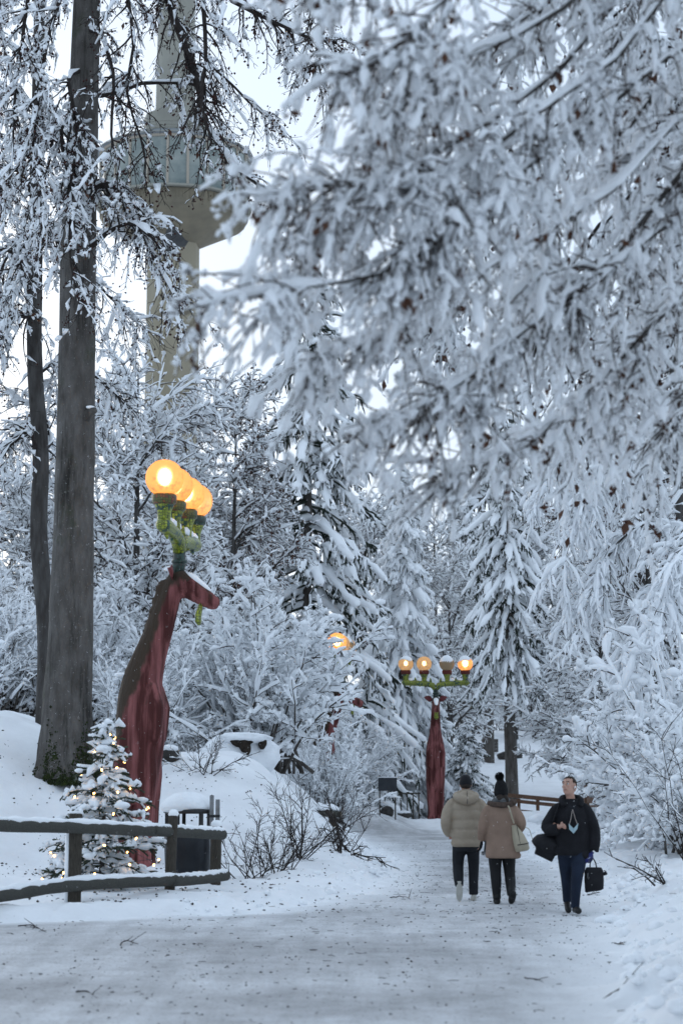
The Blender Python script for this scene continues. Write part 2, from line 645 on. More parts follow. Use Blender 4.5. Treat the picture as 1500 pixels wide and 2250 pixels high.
# ------------------------------------------------------------------ observation tower on the hill
def tower():
    D = 200.0
    z0 = float(H(at(390, 1600, D)[0], D))
    b = at(384, 380, D)
    t = thing('observation_tower', 'tall pale concrete tower with round glazed deck behind the beech branches', 'tower', (b[0], D, z0))
    zz = lambda py: at(390, py, D - 8.4)[2] - z0
    material('tower_concrete', (.26, .225, .16), .85, (.33, .29, .215), .25, .02, 3, (1, 1, .15))
    material('tower_panel', (.3, .29, .245), .7, (.25, .24, .205), .4)
    material('tower_clad', (.2, .17, .12), .8, (.15, .13, .095), .5)
    material('tower_roof', (.16, .18, .19), .6, (.24, .25, .26), .6)
    material('tower_dark', (.045, .045, .047), .7, (.07, .07, .07), .8)
    material('tower_glass', (.1, .135, .13), .12, (.26, .28, .25), .35, spec=.6)
    material('tower_frame', (.36, .31, .25), .6)
    N = 24

    def prism(rs, S=N, ph=0.):
        a = np.arange(S) * 2 * math.pi / S + ph
        return np.stack([np.stack([r * np.cos(a), r * np.sin(a), np.full(S, z)], -1) for r, z in rs])
    R = 8.4
    zb, zs, zt = zz(408), zz(404), zz(292)
    MB().rings(prism([(3.1, -2), (3.0, zz(900)), (2.95, zz(480))], 8, .3)).build('shaft', MAT['tower_concrete'], t, smooth=False)
    MB().rings(prism([(2.9, zz(492)), (4.6, zz(474)), (8.0, zz(440)), (8.2, zz(428)), (8.2, zz(409))])).build('deck_underside', MAT['tower_clad'], t, smooth=False)
    # vertical ribs on the cladding band
    rib = MB().box((8.2, 0, (zz(432) + zz(410)) / 2), (.12, .16, zz(411) - zz(431))).mesh('rib', MAT['tower_clad'], False)
    for k in range(72):
        o = link('cladding_rib', rib, t)
        o.rotation_euler.z = 2 * math.pi * (k + .5) / 72
    MB().rings(prism([(8.2, zs - .18), (8.75, zs - .15), (8.75, zs + .05), (8.2, zs + .12)])).build('sill_ledge', MAT['tower_panel'], t, smooth=False)
    MB().rings(prism([(7.2, zs), (7.2, zt)])).build('inner_wall', MAT['tower_panel'], t, smooth=False)
    ca = math.cos(math.pi / N)
    w = 2 * R * math.sin(math.pi / N)
    hgt = zt - zs
    pane = MB().box((R * ca - .12, 0, zs + hgt / 2), (.06, w - .28, hgt - .3)).mesh('pane', MAT['tower_glass'], False)
    mul = MB().box((R - .1, 0, zs + hgt / 2), (.3, .26, hgt)).mesh('mullion', MAT['tower_frame'], False)
    head = MB().box((R * ca - .04, 0, zt - .1), (.2, w - .1, .34)).mesh('head', MAT['tower_frame'], False)
    for k in range(N):
        a = 2 * math.pi * k / N
        for nm, me, ph in (('pane', pane, .5), ('mullion', mul, 0.), ('window_head', head, .5)):
            o = link(nm, me, t)
            o.rotation_euler.z = a + ph * 2 * math.pi / N
    rf = MB().rings(prism([(R + .1, zt), (R + .35, zt + .1), (6.6, zz(268)), (3.2, zz(255))])).build('roof', MAT['tower_roof'], t, smooth=False)
    seam = MB().tubes(np.array([[R + .36, 0, zt + .16], [6.62, 0, zz(268) + .06]]), np.array([.07, .07]), 4).mesh('seam', MAT['tower_panel'], False)
    for k in range(N):
        o = link('roof_seam', seam, rf)
        o.rotation_euler.z = 2 * math.pi * k / N
    a = np.linspace(0, 2 * math.pi, 49)
    rail = MB()
    for rr, z in ((R + .34, zt + .16), (6.6, zz(268) + .1), (6.4, zz(258)), (6.4, zz(250))):
        rail.tubes(np.stack([rr * np.cos(a), rr * np.sin(a), np.full(49, z)], -1), np.full(49, .06), 4)
    rail.build('roof_rails', MAT['tower_panel'], rf)
    MB().rings(prism([(3.6, zz(262)), (3.5, zz(200)), (2.6, zz(190))], 12)).build('upper_drum', MAT['tower_panel'], t, smooth=False)
    MB().rings(prism([(2.25, zz(200)), (2.1, zz(-60)), (1.9, zz(-500))], 10, .2)).build('upper_shaft', MAT['tower_panel'], t, smooth=False)
    # dark prow-shaped housing under the deck
    p = MB()
    y0 = -5.0
    v = [(-2.2, y0 + 2.4, zz(438)), (0, y0 - 1.6, zz(424)), (2.2, y0 + 2.4, zz(436)), (-1.3, y0 + 3.4, zz(520)), (0, y0 + 1.8, zz(524)), (1.7, y0 + 3.4, zz(522)), (0, y0 + 5, zz(436)), (0, y0 + 5, zz(520))]
    p.add(v, q=[[0, 3, 4, 1], [1, 4, 5, 2], [2, 5, 7, 6], [6, 7, 3, 0], [0, 1, 2, 6], [3, 7, 5, 4]])
    p.build('prow_housing', MAT['tower_dark'], t, smooth=False)


tower()

# ------------------------------------------------------------------ kinds of tree
def make_spruce(name, label, h, rad, seed, whorls=24, per=7, clear=.08, droop=.16, snow=.06, cov=.8, shoot=16, group=None, loc=(0, 0, 0), rz=0, hang=2, needle_r=.045, trunk_r=.22, power=.85):
    rng = np.random.default_rng(seed)
    t = thing(name, label, 'tree', loc, rz, group)
    K = 7
    z = np.linspace(0, h, 12)
    tp = np.stack([.05 * np.sin(z * .7 + seed), .05 * np.cos(z * .6 + seed), z], -1)
    MB().tubes(tp, trunk_r * (1 - z / h) ** .8 + .02, 9).build('trunk', MAT['bark_mid'], t)
    ne, sn = MB(), MB()
    tt = np.repeat(np.linspace(clear, .985, whorls), per) + rng.normal(0, .012, whorls * per)
    n = len(tt)
    az = rng.random(n) * 6.283
    L = rad * np.clip(1 - (tt - clear) / (1 - clear), .02, 1) ** power * rng.uniform(.7, 1.12, n) + .12
    o = np.stack([0 * tt, 0 * tt, tt * h], -1)
    el = rng.uniform(-.25, .1, n) + .5 * ss((tt - .6) / .4)
    d = np.stack([np.cos(az) * np.cos(el), np.sin(az) * np.cos(el), np.sin(el)], -1)
    P = curve(o, d, L, K, .05, droop, rng, up=droop * 1.2)
    R = taper(n, K, .012 + .012 * L, .006)
    ne.tubes(P, R + .4 * needle_r, 4)
    lay_snow(sn, P, R, snow * (.6 + .35 * np.minimum(L, 2.5)), rng, min(1, cov + .1), .75, 5, .6, .12)
    # side shoots, in a flat fan
    o, d, r, u = sprout(P[:, 1:], R[:, 1:], n * shoot, rng, .05, 1, (.6, 1.1), .75)
    m = len(o)
    Ls = rng.uniform(.2, .55, m) * (rad * .42) * (1.15 - .8 * u) + .08
    d[:, 2] -= .18
    Q = curve(o, d, Ls, 4, .08, droop * 1.1, rng)
    ne.tubes(Q, taper(m, 4, needle_r * .95, needle_r * .4) * rng.uniform(.7, 1.4, (m, 1)), 3)
    lay_snow(sn, Q, np.full((m, 4), needle_r * .6), snow * .8 * rng.uniform(.6, 1.3, m), rng, cov, .8, 4, .5, .12)
    if hang:
        o, d, r, u = sprout(Q, np.ones((m, 4)), m * hang, rng, .1, 1, (.5, 1.2), 0)
        d[:, 2] -= .9
        G = curve(o, d, rng.uniform(.08, .3, len(o)) * (.5 + rad * .2), 3, .1, .35, rng)
        ne.tubes(G, taper(len(o), 3, needle_r * .65, needle_r * .2), 3)
        lay_snow(sn, G, np.full((len(o), 3), .01), snow * .55, rng, cov * .55, .5, 3, .8, .05)
    ne.build('needles', MAT['needle'], t, kind='stuff')
    sn.build('snow_load', MAT['snow_twig'], t, kind='stuff')
    return t


def make_broadleaf(name, label, h, rad, seed, trunk_r=.22, first=.25, limbs=26, subs=500, twigs=4200, snow=.035, cov=.85, droop=.05, leaves=0, husks=0, group=None, loc=(0, 0, 0), rz=0, lean=0., twig_r=.012, bark='bark_dark', rise=(.5, 1.1), crown_t=1., cat='tree', snow_vert=.6):
    rng = np.random.default_rng(seed)
    t = thing(name, label, cat, loc, rz, group)
    K = 9
    zz = np.linspace(0, h * .96, K)
    tp = np.stack([np.cumsum(rng.normal(lean, .05, K)) * h * .03, np.cumsum(rng.normal(0, .05, K)) * h * .03, zz], -1)[None]
    tr = (trunk_r * (1 - np.linspace(0, 1, K) * .93))[None]
    tr[:, 0] *= 1.35
    w = MB().tubes(tp, tr, 9)
    sn, tw = MB(), MB()
    o, d, r, u = sprout(tp, tr, limbs, rng, first, 1, rise, 0)
    L = rad * (1.2 - .75 * (u - first) / (1 - first)) * rng.uniform(.7, 1.15, limbs)
    P = curve(o, d, L, 7, .12, droop * .6, rng)
    R = taper(limbs, 7, r * .45 + .01, .015)
    w.tubes(P, R, 5)
    lay_snow(sn, P, R, snow * 1.2, rng, 1, .8, 5, .35, .1)
    o, d, r, u = sprout(P, R, subs, rng, .15, 1, (.4, 1.1), 0)
    L = rng.uniform(.35, 1., subs) * rad * .42 * (1.2 - .6 * u)
    P2 = curve(o, d, L, 5, .16, droop, rng)
    R2 = taper(subs, 5, np.minimum(r * .6, .03) + .006, .008)
    tw.tubes(P2, R2, 4)
    lay_snow(sn, P2, R2, snow, rng, cov, .8, 4, snow_vert, .1)
    o, d, r, u = sprout(P2, R2, twigs, rng, .1, 1, (.4, 1.2), 0)
    L = rng.uniform(.2, .7, twigs) * (.25 + rad * .13)
    P3 = curve(o, d, L, 4, .34, droop * 1.4, rng)
    R3 = taper(twigs, 4, twig_r, twig_r * .45)
    twig_tubes(tw, P3, R3, rng)
    lay_snow(sn, P3, R3, snow * .75 * rng.uniform(.6, 1.3, twigs), rng, cov, .7, 4, snow_vert, .25, .6)
    w.build('trunk', MAT[bark], t)
    tw.build('twigs', MAT['twig'], t, kind='stuff')
    sn.build('snow_load', MAT['snow_twig'], t, kind='stuff')
    if leaves:
        lf = MB()
        leafbits(lf, P3[rng.integers(0, twigs, leaves), rng.integers(1, 4, leaves)] + rng.normal(0, .03, (leaves, 3)), .07, rng)
        lf.build('dead_leaves', MAT['dead_leaf'], t, kind='stuff')
    if husks:
        hk = MB()
        c = P3[rng.integers(0, twigs, husks), 3] + rng.normal(0, .03, (husks, 3)) - UP * .04
        hk.blobs(c, rng.uniform(.02, .04, husks), rng, OCT, .15)
        hk.build('husks', MAT['husk'], t, kind='stuff')
    return t


def make_bush(name, label, spread, h, seed, stems=40, subs=420, twigs=4200, snow=.04, cov=.95, loc=(0, 0, 0), fan=(.1, 1.0), arch=.1, bark='bark_mid', side=None, cat='bush', twig_len=(.16, .55), snow_vert=.75, puff=0, base=.35):
    """many stems fanning from one root, each loaded with snow"""
    rng = np.random.default_rng(seed)
    t = thing(name, label, cat, loc)
    az = rng.random(stems) * 6.283
    a = rng.uniform(fan[0], fan[1], stems)
    L = h * rng.uniform(.65, 1.05, stems) * (1 - .25 * (a / fan[1]))
    d = np.stack([np.cos(az) * np.sin(a) * spread, np.sin(az) * np.sin(a) * spread, np.cos(a)], -1)
    if side is not None:
        d[:, :2] += np.array(side)
    o = np.stack([rng.normal(0, base, stems), rng.normal(0, base, stems), -.1 * np.ones(stems)], -1)
    P = curve(o, d, L, 8, .07, arch, rng)
    R = taper(stems, 8, rng.uniform(.025, .055, stems), .01)
    w, tw, sn = MB().tubes(P, R, 5), MB(), MB()
    lay_snow(sn, P[:, 1:], R[:, 1:], snow * 1.1, rng, 1, .8, 5, .35, .12)
    o, d, r, u = sprout(P, R, subs, rng, .2, 1, (.3, .9), 0)
    L2 = rng.uniform(.3, 1., subs) * h * .3 * (1.2 - .6 * u)
    P2 = curve(o, d, L2, 5, .12, arch * .8, rng)
    R2 = taper(subs, 5, .014, .007)
    tw.tubes(P2, R2, 4)
    lay_snow(sn, P2, R2, snow, rng, cov, .8, 5, snow_vert, .14, .55)
    o, d, r, u = sprout(P2, R2, twigs, rng, .1, 1, (.4, 1.1), 0)
    L3 = rng.uniform(twig_len[0], twig_len[1], twigs) * h * .12
    P3 = curve(o, d, L3, 4, .34, arch, rng)
    R3 = taper(twigs, 4, .008, .005)
    twig_tubes(tw, P3, R3, rng)
    lay_snow(sn, P3, R3, snow * .75 * rng.uniform(.5, 1.5, twigs), rng, cov, .75, 4, snow_vert, .24, .65)
    if puff:
        i = rng.integers(0, subs, puff)
        c = P2[i, rng.integers(1, 5, puff)]
        s = snow * rng.uniform(1., 2.4, puff)
        sn.blobs(c + UP * s[:, None] * .3, np.stack([s * 1.5, s * 1.2, s * .8], -1), rng, ICO1, .12)
    w.build('stems', MAT[bark], t)
    tw.build('twigs', MAT['twig'], t, kind='stuff')
    sn.build('snow_load', MAT['snow_twig'], t, kind='stuff')
    return t


def ground_at(px, d):
    """foot of a thing whose middle is in photo column px, d metres away"""
    x = (px - 750.0) / FPX * d / _ct
    return (x, d, h1(x, d) - .03)


# ------------------------------------------------------------------ the wood behind
make_spruce('spruce', 'tall dark spruce with snowy drooping boughs behind the big white bush', 25.5, 6.4, 11, 26, 8, .08, .27, .125, .85, 15, loc=ground_at(676, 86), rz=.4, hang=2, needle_r=.075, trunk_r=.3, power=.6)
make_spruce('spruce', 'slender spruce thickly white with snow, right of the tall dark spruce', 17.5, 4.4, 12, 34, 8, .05, .36, .12, 1., 11, loc=ground_at(882, 92), hang=1, needle_r=.03, power=.8)
w1 = make_spruce('weeping_spruce', 'weeping snow-laden spruce just left of the far red lamp figure', 7.6, 2.2, 13, 24, 7, .05, .33, .07, .95, 12, loc=ground_at(828, 89), hang=1, needle_r=.045, power=.6)
c = copy_tree(w1)
place(c, ground_at(1020, 91), 2.1, (.95, .95, .62), 'low weeping spruce with dark gaps just right of the far red lamp figure')
c = copy_tree(w1)
place(c, ground_at(940, 97), 4.0, (1.1, 1.1, 1.1), 'weeping snow-laden spruce directly behind the far red lamp figure')

# two tall straight trunks on the meadow
tc1 = make_spruce('tall_conifer', 'straight grey trunk rising behind the bobble hat, drooping snowy boughs above', 22, 4.4, 14, 24, 7, .34, .42, .1, .95, 11, loc=ground_at(1114, 104), hang=2, needle_r=.07, trunk_r=.36, power=.45)
c = copy_tree(tc1)
place(c, ground_at(1068, 128), 2.4, (1.1, 1.1, 1.05), 'darker leaning trunk further up the meadow, left of the straight grey trunk')
c.rotation_euler = (0, .03, 2.4)
q = at(1062, 1600, 127.4) - np.array(c.location)
q = np.array(Matrix.Rotation(-2.4, 3, 'Z')) @ q / 1.1
MB().tubes(np.array([[0, 0, q[2] * .86], q * np.array([.6, .6, .93]), q]), np.array([.12, .1, .07]), 7, True).build('broken_limb', MAT['moss'], c)

# ------------------------------------------------------------------ broadleaf trees of the wood (one mesh set per kind, copied)
bl = make_broadleaf('frosted_tree', 'rime-covered bare tree in the wood behind, crown of fine white twigs', 13.5, 4.6, 21, .2, .16, 34, 560, 5000, .05, .9, .06, leaves=0, loc=ground_at(300, 56), group='bare white trees in the wood', twig_r=.018)
spots = [(60, 58, .9, 1.), (180, 70, 1.0, 2.), (420, 66, 1.02, 3.), (530, 78, 1.05, 4.), (150, 95, 1.15, .5), (350, 100, 1.1, 1.4),
         (985, 116, 1.1, 3.3), (955, 128, 1.4, 2.1), (1120, 150, 1.5, 5.1), (1040, 158, 1.35, 3.9), (1275, 104, 1.05, 4.4), (1310, 88, 1.0, 5.5), (1400, 74, 1.0, .9), (1520, 66, 1.1, 1.9), (1230, 150, 1.3, 1.1), (880, 140, 1.15, .2), (800, 112, 1.5, 4.2), (660, 92, .8, .3)]
for px, d, s, rz in spots:
    c = copy_tree(bl)
    place(c, ground_at(px, d), rz, (s, s, s * (.92 + .16 * ((px * 7) % 10) / 10)))
lf = make_broadleaf('leafy_tree', 'bare tree holding brown dead leaves left of the tall dark spruce', 15, 3.6, 22, .2, .3, 30, 440, 3600, .045, .7, .08, leaves=1500, husks=1500, loc=ground_at(520, 64), twig_r=.016)
c = copy_tree(lf)
place(c, ground_at(1170, 150), 2., (1.6, 1.6, 1.5), 'bare tree with brown leaves and husks above the walking couple')
c = copy_tree(lf)
place(c, ground_at(390, 84), 4., (1.1, 1.1, 1.2), 'bare tree with brown leaves in front of the tower shaft')
c = copy_tree(lf)
place(c, ground_at(1430, 60), 1., (1.1, 1.1, 1.1), 'bare tree with brown husks half hidden behind the right-hand overhanging branches')

# ------------------------------------------------------------------ big white bush in the middle
mb_ = make_bush('snowy_bush', 'large white bush of arching snow-covered stems in the middle', 1.0, 5.4, 24, 60, 600, 4800, .046, .97, ground_at(600, 48), (.05, .8), .055, side=(-.13, -.05), snow_vert=.8, puff=260, base=.5)


def bush_copy(src, name, label, loc, rz, sc, group=None):
    c = copy_tree(src)
    c.name = name
    place(c, loc, rz, sc, label)
    if group:
        c['group'] = group
    return c


# undergrowth: dense white thicket that closes the view at the foot of the wood
for px, d, s, rz in [(60, 48, .75, 0), (210, 52, .85, 1), (330, 47, .62, 2), (440, 58, .9, 3), (-60, 46, .75, 4), (760, 80, .8, .6), (1330, 84, .8, 1.9), (1370, 64, .9, 2.6), (1480, 54, .9, 3.5), (760, 100, 1., 2.4), (900, 108, .9, 5.1), (140, 66, 1.05, .3), (330, 64, 1.1, 4.8), (1010, 160, 1.2, 2.3), (1200, 165, 1.2, .1), (1330, 150, 1.2, 3.), (1110, 172, 1.1, 1.)]:
    bush_copy(mb_, 'thicket_bush', 'snow-covered thicket bush at the foot of the wood', ground_at(px, d), rz, s, 'snow-covered thicket at the foot of the wood')
bush_copy(mb_, 'snowy_bush', 'narrower white bush on the right flank of the large white bush', ground_at(712, 56), 2.2, (.5, .5, .58))
make_bush('snowy_bush', 'rounded heavily snowed bush at the left foot of the large white bush', 1.0, 3.3, 25, 36, 380, 2000, .085, 1., ground_at(500, 50), (.05, 1.0), .1, puff=420, snow_vert=.9)
bush_copy(mb_, 'snowy_bush', 'low snowy bush between the large white bush and the sign board', ground_at(735, 64), 4.1, (.36, .36, .34))
# ------------------------------------------------------------------ right-hand side
rb_ = make_bush('snowy_bush', 'big snow-loaded bush behind the man in the black coat', 1.1, 4.3, 27, 56, 640, 5000, .055, 1., ground_at(1495, 37), (.05, 1.0), .075, side=(-.1, -.05), snow_vert=.85, puff=520, base=.4)
bush_copy(rb_, 'snowy_bush', 'snowy bush at the right edge with dark stems showing near the ground', ground_at(1530, 32.5), 2.6, (.66, .66, .7))
# weeping tree on the right
rng = np.random.default_rng(29)
t = thing('weeping_tree', 'weeping tree with hanging snowy twigs above the right-hand bush', 'tree', ground_at(1545, 44))
b0 = np.array(ground_at(1545, 44))
gl = [guide([(1545, 1850, 44), (1530, 1500, 44), (1500, 1200, 44), (1480, 900, 44), (1470, 500, 44)])]
for G in ([(1500, 1250, 44), (1420, 1150, 43), (1330, 1230, 42.5), (1270, 1400, 42)], [(1490, 1050, 44), (1400, 1000, 43), (1290, 1080, 42.5), (1235, 1250, 42)],
          [(1500, 1330, 44), (1440, 1290, 43), (1390, 1400, 42.5), (1370, 1560, 42)], [(1480, 900, 44), (1380, 860, 43), (1260, 950, 43), (1190, 1090, 42.5)],
          [(1510, 1250, 44), (1560, 1200, 42), (1480, 1250, 40.5), (1440, 1420, 40)], [(1480, 850, 44), (1420, 950, 45), (1340, 1000, 46), (1290, 1150, 46)]):
    gl.append(guide(G))
wd, tw, sn = MB(), MB(), MB()
P = np.array([resample(g, 10) for g in gl]) - b0
R = taper(len(gl), 10, np.array([.2] + [.06] * 6), np.array([.06] + [.015] * 6))
wd.tubes(P, R, 7)
lay_snow(sn, P[1:], R[1:], .06, rng, 1, .8, 5, .3, .05)
o, d, r, u = sprout(P[1:], R[1:], 330, rng, .15, 1, (.4, 1.2))
P2 = curve(o, d, rng.uniform(.5, 1.5, 330), 7, .1, .22, rng)
R2 = taper(330, 7, .013, .006)
tw.tubes(P2, R2, 4)
lay_snow(sn, P2, R2, .05, rng, .95, .6, 5, .75, .1)
o, d, r, u = sprout(P2, R2, 2900, rng, .1, 1, (.4, 1.1))
P3 = curve(o, d, rng.uniform(.15, .6, 2900), 4, .15, .4, rng)
R3 = taper(2900, 4, .008, .004)
twig_tubes(tw, P3, R3, rng)
lay_snow(sn, P3, R3, .036 * rng.uniform(.6, 1.3, 2900), rng, .9, .5, 4, .85, .12)
wd.build('trunk', MAT['bark_dark'], t)
tw.build('twigs', MAT['twig'], t, kind='stuff')
sn.build('snow_load', MAT['snow_twig'], t, kind='stuff')

# bare dark shrub at the right edge
def bare_shrub(name, label, loc, h, seed, stems=9, subs=60, twigs=160, fan=(.1, .7), snow=.0, arch=.03, side=(0, 0), sr=.012):
    rng = np.random.default_rng(seed)
    t = thing(name, label, 'shrub', loc)
    az = rng.random(stems) * 6.283
    a = rng.uniform(fan[0], fan[1], stems)
    d = np.stack([np.cos(az) * np.sin(a) + side[0], np.sin(az) * np.sin(a) + side[1], np.cos(a)], -1)
    o = np.stack([rng.normal(0, .1, stems), rng.normal(0, .1, stems), -.05 * np.ones(stems)], -1)
    P = curve(o, d, h * rng.uniform(.6, 1.05, stems), 7, .09, arch, rng)
    R = taper(stems, 7, sr, sr * .35)
    w = MB().tubes(P, R, 5)
    o, d, r, u = sprout(P, R, subs, rng, .2, 1, (.4, .9))
    P2 = curve(o, d, h * .3 * rng.uniform(.4, 1, subs), 5, .12, arch, rng)
    R2 = taper(subs, 5, sr * .5, sr * .28)
    w.tubes(P2, R2, 4)
    o, d, r, u = sprout(P2, R2, twigs, rng, .2, 1, (.4, .9))
    P3 = curve(o, d, h * .13 * rng.uniform(.4, 1, twigs), 4, .12, arch, rng)
    w.tubes(P3, taper(twigs, 4, sr * .3, sr * .22), 3)
    w.build('branches', MAT['twig_black'], t)
    if snow:
        sn = MB()
        lay_snow(sn, P2, R2, snow, rng, .6, .8, 4, .4, .2)
        lay_snow(sn, P, R, snow, rng, .6, .8, 4, .2, .3)
        sn.build('snow_load', MAT['snow_twig'], t, kind='stuff')
    return t


bare_shrub('bare_shrub', 'bare dark shrub of upright stems at the right edge', ground_at(1490, 29), 2.2, 41, 12, 70, 160, (.05, .5), .012)

# ------------------------------------------------------------------ two beeches on the left bank
def beech(name, label, base, trunk, radii, guides, limb_r, n2, n3, seed, bark, l2=(.5, 1.5), l3=(.15, .5), snow=.05, husks=0, leaves=0, moss=False, drop=.2, c2=.7, c3=.55, tr=.006, sparse=()):
    rng = np.random.default_rng(seed)
    b0 = np.array(base)
    t = thing(name, label, 'tree', base)
    T = resample(guide(trunk), 40) - b0
    rr = np.interp(np.linspace(0, 1, 40), np.linspace(0, 1, len(radii)), radii)
    S = 22
    a = np.arange(S) * 2 * math.pi / S
    fl = 1 + .28 * np.exp(-np.arange(40)[:, None] / 1.6) * np.maximum(0, np.cos(a * 5 + 1.2))[None] + .02 * rng.normal(size=(40, S))
    Rg = T[:, None] + (rr[:, None] * fl)[..., None] * np.stack([np.cos(a), np.sin(a), 0 * a], -1)[None]
    tk = MB().rings(Rg).build('trunk', MAT[bark], t)
    if moss:
        mo = MB()
        m = 4500
        aa = rng.random(m) * 6.283
        # moss clings to the root flare, thickest between the roots
        zz = np.abs(rng.normal(0, .26, m)) * (1.1 + .7 * np.cos(aa * 5 + 1.2 + 3.1)) - .12
        ki = np.clip(zz / (T[1, 2] - T[0, 2]), 0, 3)
        rad = np.interp(ki, np.arange(40), rr) * (1 + .28 * np.exp(-ki / 1.6) * np.maximum(0, np.cos(aa * 5 + 1.2)))
        c = np.stack([T[0, 0] + rad * np.cos(aa), T[0, 1] + rad * np.sin(aa), T[0, 2] + zz], -1)
        mo.blobs(c, rng.uniform(.01, .026, m), rng, OCT, .25)
        mo.build('moss', MAT['moss'], t, kind='stuff')
    if moss:
        # broken stub with snow, and snow blown onto the windward side
        q = at(200, 905, 35.7) - b0
        st = MB().tubes(np.array([q + np.array([-.15, .1, -.12]), q, q + np.array([.1, -.05, .03])]), np.array([.13, .085, .06]), 9, True).build('broken_stub', MAT[bark], t)
        MB().blobs(np.array([q + UP * .09]), np.array([[.1, .08, .035]]), rng, ICO2, .1).build('snow_cap', MAT['snow_twig'], st)
    wd, tw, sn = MB(), MB(), MB()
    P = np.array([resample(guide(g), 12) for g in guides]) - b0
    P[:, 2:] += np.cumsum(rng.normal(0, .025, P[:, 2:].shape), 1)
    R = taper(len(P), 12, limb_r, np.asarray(limb_r) * .22 + .006)
    wd.tubes(P, R, 7)
    lay_snow(sn, P, R, np.asarray(limb_r) * .8 + .01, rng, 1, .9, 6, .1, .12)
    full = [k for k in range(len(P)) if k not in sparse]
    ends = []
    for grp, f2, f3, k2, k3 in ((full, 1 - .42 * bool(sparse), 1 - .45 * bool(sparse), c2, c3), (list(sparse), .55, .62, .24, .15)):
        if not grp:
            continue
        a2, a3 = int(n2 * f2), int(n3 * f3)
        o, d, r, u = sprout(P[grp], R[grp], a2, rng, .08, 1, (.5, 1.2))
        P2 = curve(o, d, rng.uniform(l2[0], l2[1], a2), 7, .16, drop, rng)
        R2 = taper(a2, 7, np.minimum(r * .5, .018) + .005, .005)
        wd.tubes(P2, R2, 4)
        lay_snow(sn, P2, R2, snow * 1.1 * rng.uniform(.4, 1.3, a2), rng, k2, .6, 5, .7, .2, .55)
        o, d, r, u = sprout(P2, R2, a3, rng, .1, 1, (.5, 1.2))
        P3 = curve(o, d, rng.uniform(l3[0], l3[1], a3), 5, .3, drop * 1.2, rng)
        R3 = taper(a3, 5, tr, tr * .65)
        twig_tubes(tw, P3, R3, rng, .85)
        lay_snow(sn, P3, R3, snow * .85 * rng.uniform(.4, 1.5, a3), rng, k3, .5, 4, .85, .22, .6)
        ends.append(P3)
    P3 = np.concatenate(ends)
    n3 = len(P3)
    wd.build('limbs', MAT['twig_black'], t)
    tw.build('twigs', MAT['twig_black'], t, kind='stuff')
    sn.build('snow_load', MAT['snow_twig'], t, kind='stuff')
    hk = MB()
    i = rng.integers(0, n3, husks)
    c = P3[i, rng.integers(2, 5, husks)] + rng.normal(0, .025, (husks, 3)) + np.array([0, -.07, -.02])
    hk.blobs(c, rng.uniform(.015, .03, husks), rng, OCT, .2)
    hk.build('husks', MAT['husk'], t, kind='stuff')
    if leaves:
        lf = MB()
        leafbits(lf, P3[rng.integers(0, n3, leaves), 4] - UP * .04, .06, rng)
        lf.build('dead_leaves', MAT['dead_leaf'], t, kind='stuff')
    return t


def bark_mat():
    m = material('beech_bark', (.06, .053, .047), .92, (.15, .14, .13), 5, .06, 14, (1, 1, .4), 12, .3, .75)
    n, l = m.node_tree.nodes, m.node_tree.links
    p = n['Principled BSDF']
    base = p.inputs['Base Color'].links[0].from_socket
    tc = n.new('ShaderNodeTexCoord')

    def layer(src, sc, st, lo, hi, col):
        mp = n.new('ShaderNodeMapping')
        mp.inputs['Scale'].default_value = st
        l.new(tc.outputs['Object'], mp.inputs[0])
        t = n.new('ShaderNodeTexNoise')
        t.inputs['Scale'].default_value, t.inputs['Detail'].default_value, t.inputs['Roughness'].default_value = sc, 8, .7
        l.new(mp.outputs[0], t.inputs['Vector'])
        r = n.new('ShaderNodeValToRGB')
        r.color_ramp.elements[0].position, r.color_ramp.elements[1].position = lo, hi
        l.new(t.outputs[0], r.inputs[0])
        x = n.new('ShaderNodeMixRGB')
        l.new(r.outputs[0], x.inputs[0])
        l.new(src, x.inputs[1])
        x.inputs[2].default_value = (*col, 1)
        return x.outputs[0]
    c = layer(base, 2.2, (1.6, 1.6, .16), .52, .66, (.022, .02, .017))      # old water stains
    c = layer(c, 1.5, (1, 1, .7), .56, .7, (.05, .055, .035))               # green bloom
    c = layer(c, 30, (1, 1, .8), .62, .68, (.3, .3, .28))                   # lichen specks
    l.new(c, p.inputs['Base Color'])


